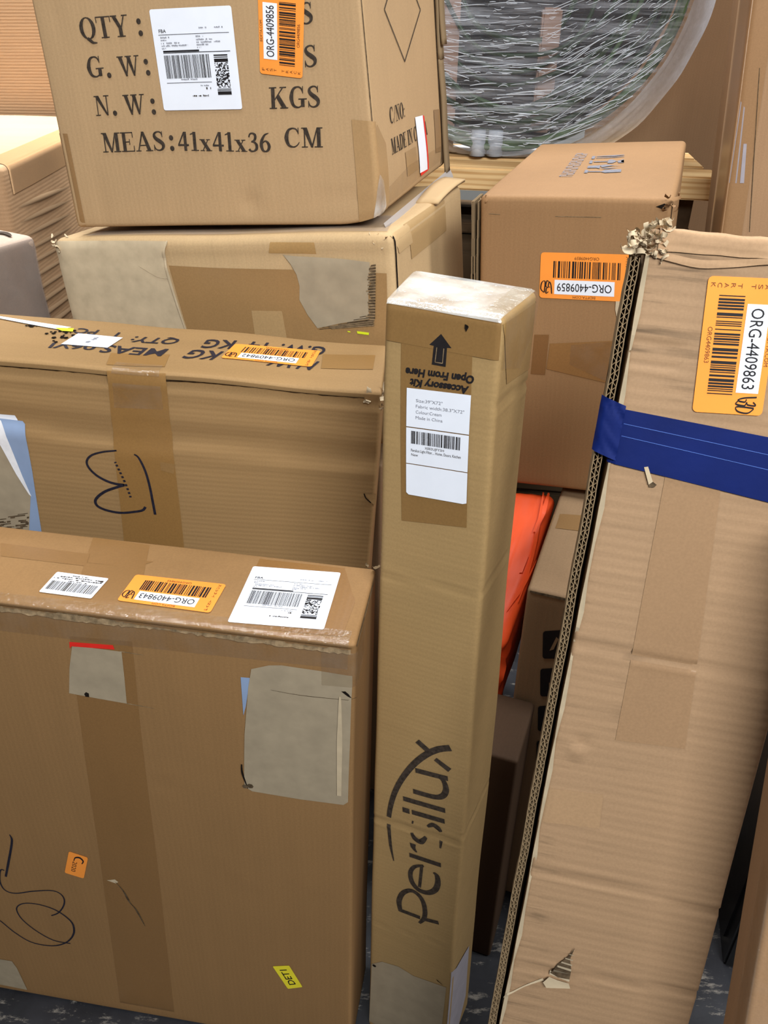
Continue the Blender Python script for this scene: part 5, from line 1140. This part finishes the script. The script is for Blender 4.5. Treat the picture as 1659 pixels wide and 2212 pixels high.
for i, r in enumerate((.325, .318, .30, .285, .268, .25, .235, .215, .19, .16, .13)):
    tubeloop('vine_coil', r, YF+.022+.05*rnd.random()*(i > 1), .0075 if i < 2 else .0045+.002*rnd.random(), .004 if i < 3 else .05, i, 'hose_light' if i in (0, 1, 5) else 'hose')
bm = bmesh.new(); bmesh.ops.create_cone(bm, cap_ends=True, segments=64, radius1=.318, radius2=.32, depth=.05)
for v in bm.verts: v.co = ax @ Vector((v.co.x, -v.co.z, v.co.y))+Vector((CX, YF+.115, CZ)); v.co.z = max(v.co.z, PZ+.006)
bm_obj('packed_core', bm, 'core', W)
def slabs(name, mat, lst):
    for (a0, a1, b0, b1) in lst:
        bm = bmesh.new(); box_bm(bm, a0, a1, YF+.06, YF+.085, b0, b1, .004); bm_obj(name, bm, mat, W)
slabs('packed_board', 'core_pink', [(.10, .135, 1.06, 1.42), (.03, .06, 1.22, 1.40), (.30, .34, 1.10, 1.33), (-.02, .02, 1.36, 1.62)])
for x in (.185, .222):
    bm = bmesh.new(); bmesh.ops.create_cone(bm, cap_ends=True, segments=20, radius1=.017, radius2=.015, depth=.05); 
    for v in bm.verts: v.co += Vector((x, YF+.03, PZ+.03))
    bm_obj('white_end_cap', bm, 'cap', W, True)
# film: face sheet, rounded rim, flaring side
bm = bmesh.new(); prof = [(.0005, .0), (.02, .0), (.08, -.002), (.14, -.004), (.20, -.005), (.25, -.005), (.29, -.004), (.315, .0), (.332, .006), (RF, .016), (.352, .04), (.370, .07), (.388, .11), (RB, .16)]
pr_ = []
for (r0, y0), (r1, y1) in zip(prof, prof[1:]):
    for k in range(4): pr_.append((r0+(r1-r0)*k/4, y0+(y1-y0)*k/4))
pr_.append(prof[-1]); N_ = 160; rings = []
for r, y in pr_:
    row = []
    for i in range(N_):
        a = 2*math.pi*i/N_; p = wp(r, a, YF+y); k = .5 if r < .33 else .8
        d = .006*noise.noise(Vector((p.x*5, 0, p.z*32)))+.003*noise.noise(Vector((p.x*14, 3, p.z*90)))
        if r < .335: p += ax @ Vector((0, d, 0))
        else: p += (p-Vector((CX, p.y, CZ))).normalized()*(.004*noise.noise(Vector((a*5, y*50, 1))))
        p.z = max(p.z, PZ+.003); row.append(bm.verts.new(p))
    rings.append(row)
for i in range(len(rings)-1):
    for j in range(N_): fc_ = bm.faces.new((rings[i][j], rings[i][(j+1) % N_], rings[i+1][(j+1) % N_], rings[i+1][j]))
mid = next(i for i, (r, y) in enumerate(pr_) if r >= RF)
side = bm.copy(); side.verts.ensure_lookup_table()
bmesh.ops.delete(bm, geom=[v for k, v in enumerate(list(bm.verts)) if k > (mid+1)*N_-1], context='VERTS'); bmesh.ops.delete(side, geom=[v for k, v in enumerate(list(side.verts)) if k < mid*N_], context='VERTS')
bm_obj('stretch_film', bm, 'wrap', W, True); bm_obj('film_side', side, 'wrap_side', W, True)
# painted highlights: white-coloured film strands lying across the face
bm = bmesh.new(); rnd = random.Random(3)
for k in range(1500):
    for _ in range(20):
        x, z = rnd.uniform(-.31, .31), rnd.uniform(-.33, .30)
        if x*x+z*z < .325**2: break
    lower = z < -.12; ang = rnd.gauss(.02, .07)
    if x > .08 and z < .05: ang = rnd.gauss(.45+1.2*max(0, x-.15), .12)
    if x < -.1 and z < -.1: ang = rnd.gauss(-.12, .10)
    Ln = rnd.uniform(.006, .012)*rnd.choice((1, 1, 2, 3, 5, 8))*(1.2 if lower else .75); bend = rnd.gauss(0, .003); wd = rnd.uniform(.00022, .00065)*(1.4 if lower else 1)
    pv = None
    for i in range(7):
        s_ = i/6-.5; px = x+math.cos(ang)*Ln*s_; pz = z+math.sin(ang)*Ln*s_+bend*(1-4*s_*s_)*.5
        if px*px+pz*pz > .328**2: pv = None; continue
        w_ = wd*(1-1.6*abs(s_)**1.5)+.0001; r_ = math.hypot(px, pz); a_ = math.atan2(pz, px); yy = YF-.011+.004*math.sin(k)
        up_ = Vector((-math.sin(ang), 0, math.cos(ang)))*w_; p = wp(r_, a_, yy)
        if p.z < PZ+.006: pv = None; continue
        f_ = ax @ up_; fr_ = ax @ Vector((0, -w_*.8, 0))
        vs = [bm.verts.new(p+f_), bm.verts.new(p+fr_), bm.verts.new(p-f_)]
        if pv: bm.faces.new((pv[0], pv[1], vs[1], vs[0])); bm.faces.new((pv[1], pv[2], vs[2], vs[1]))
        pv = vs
st = bm_obj('film_glint_strands', bm, 'strand', W, True); st['kind'] = 'stuff'
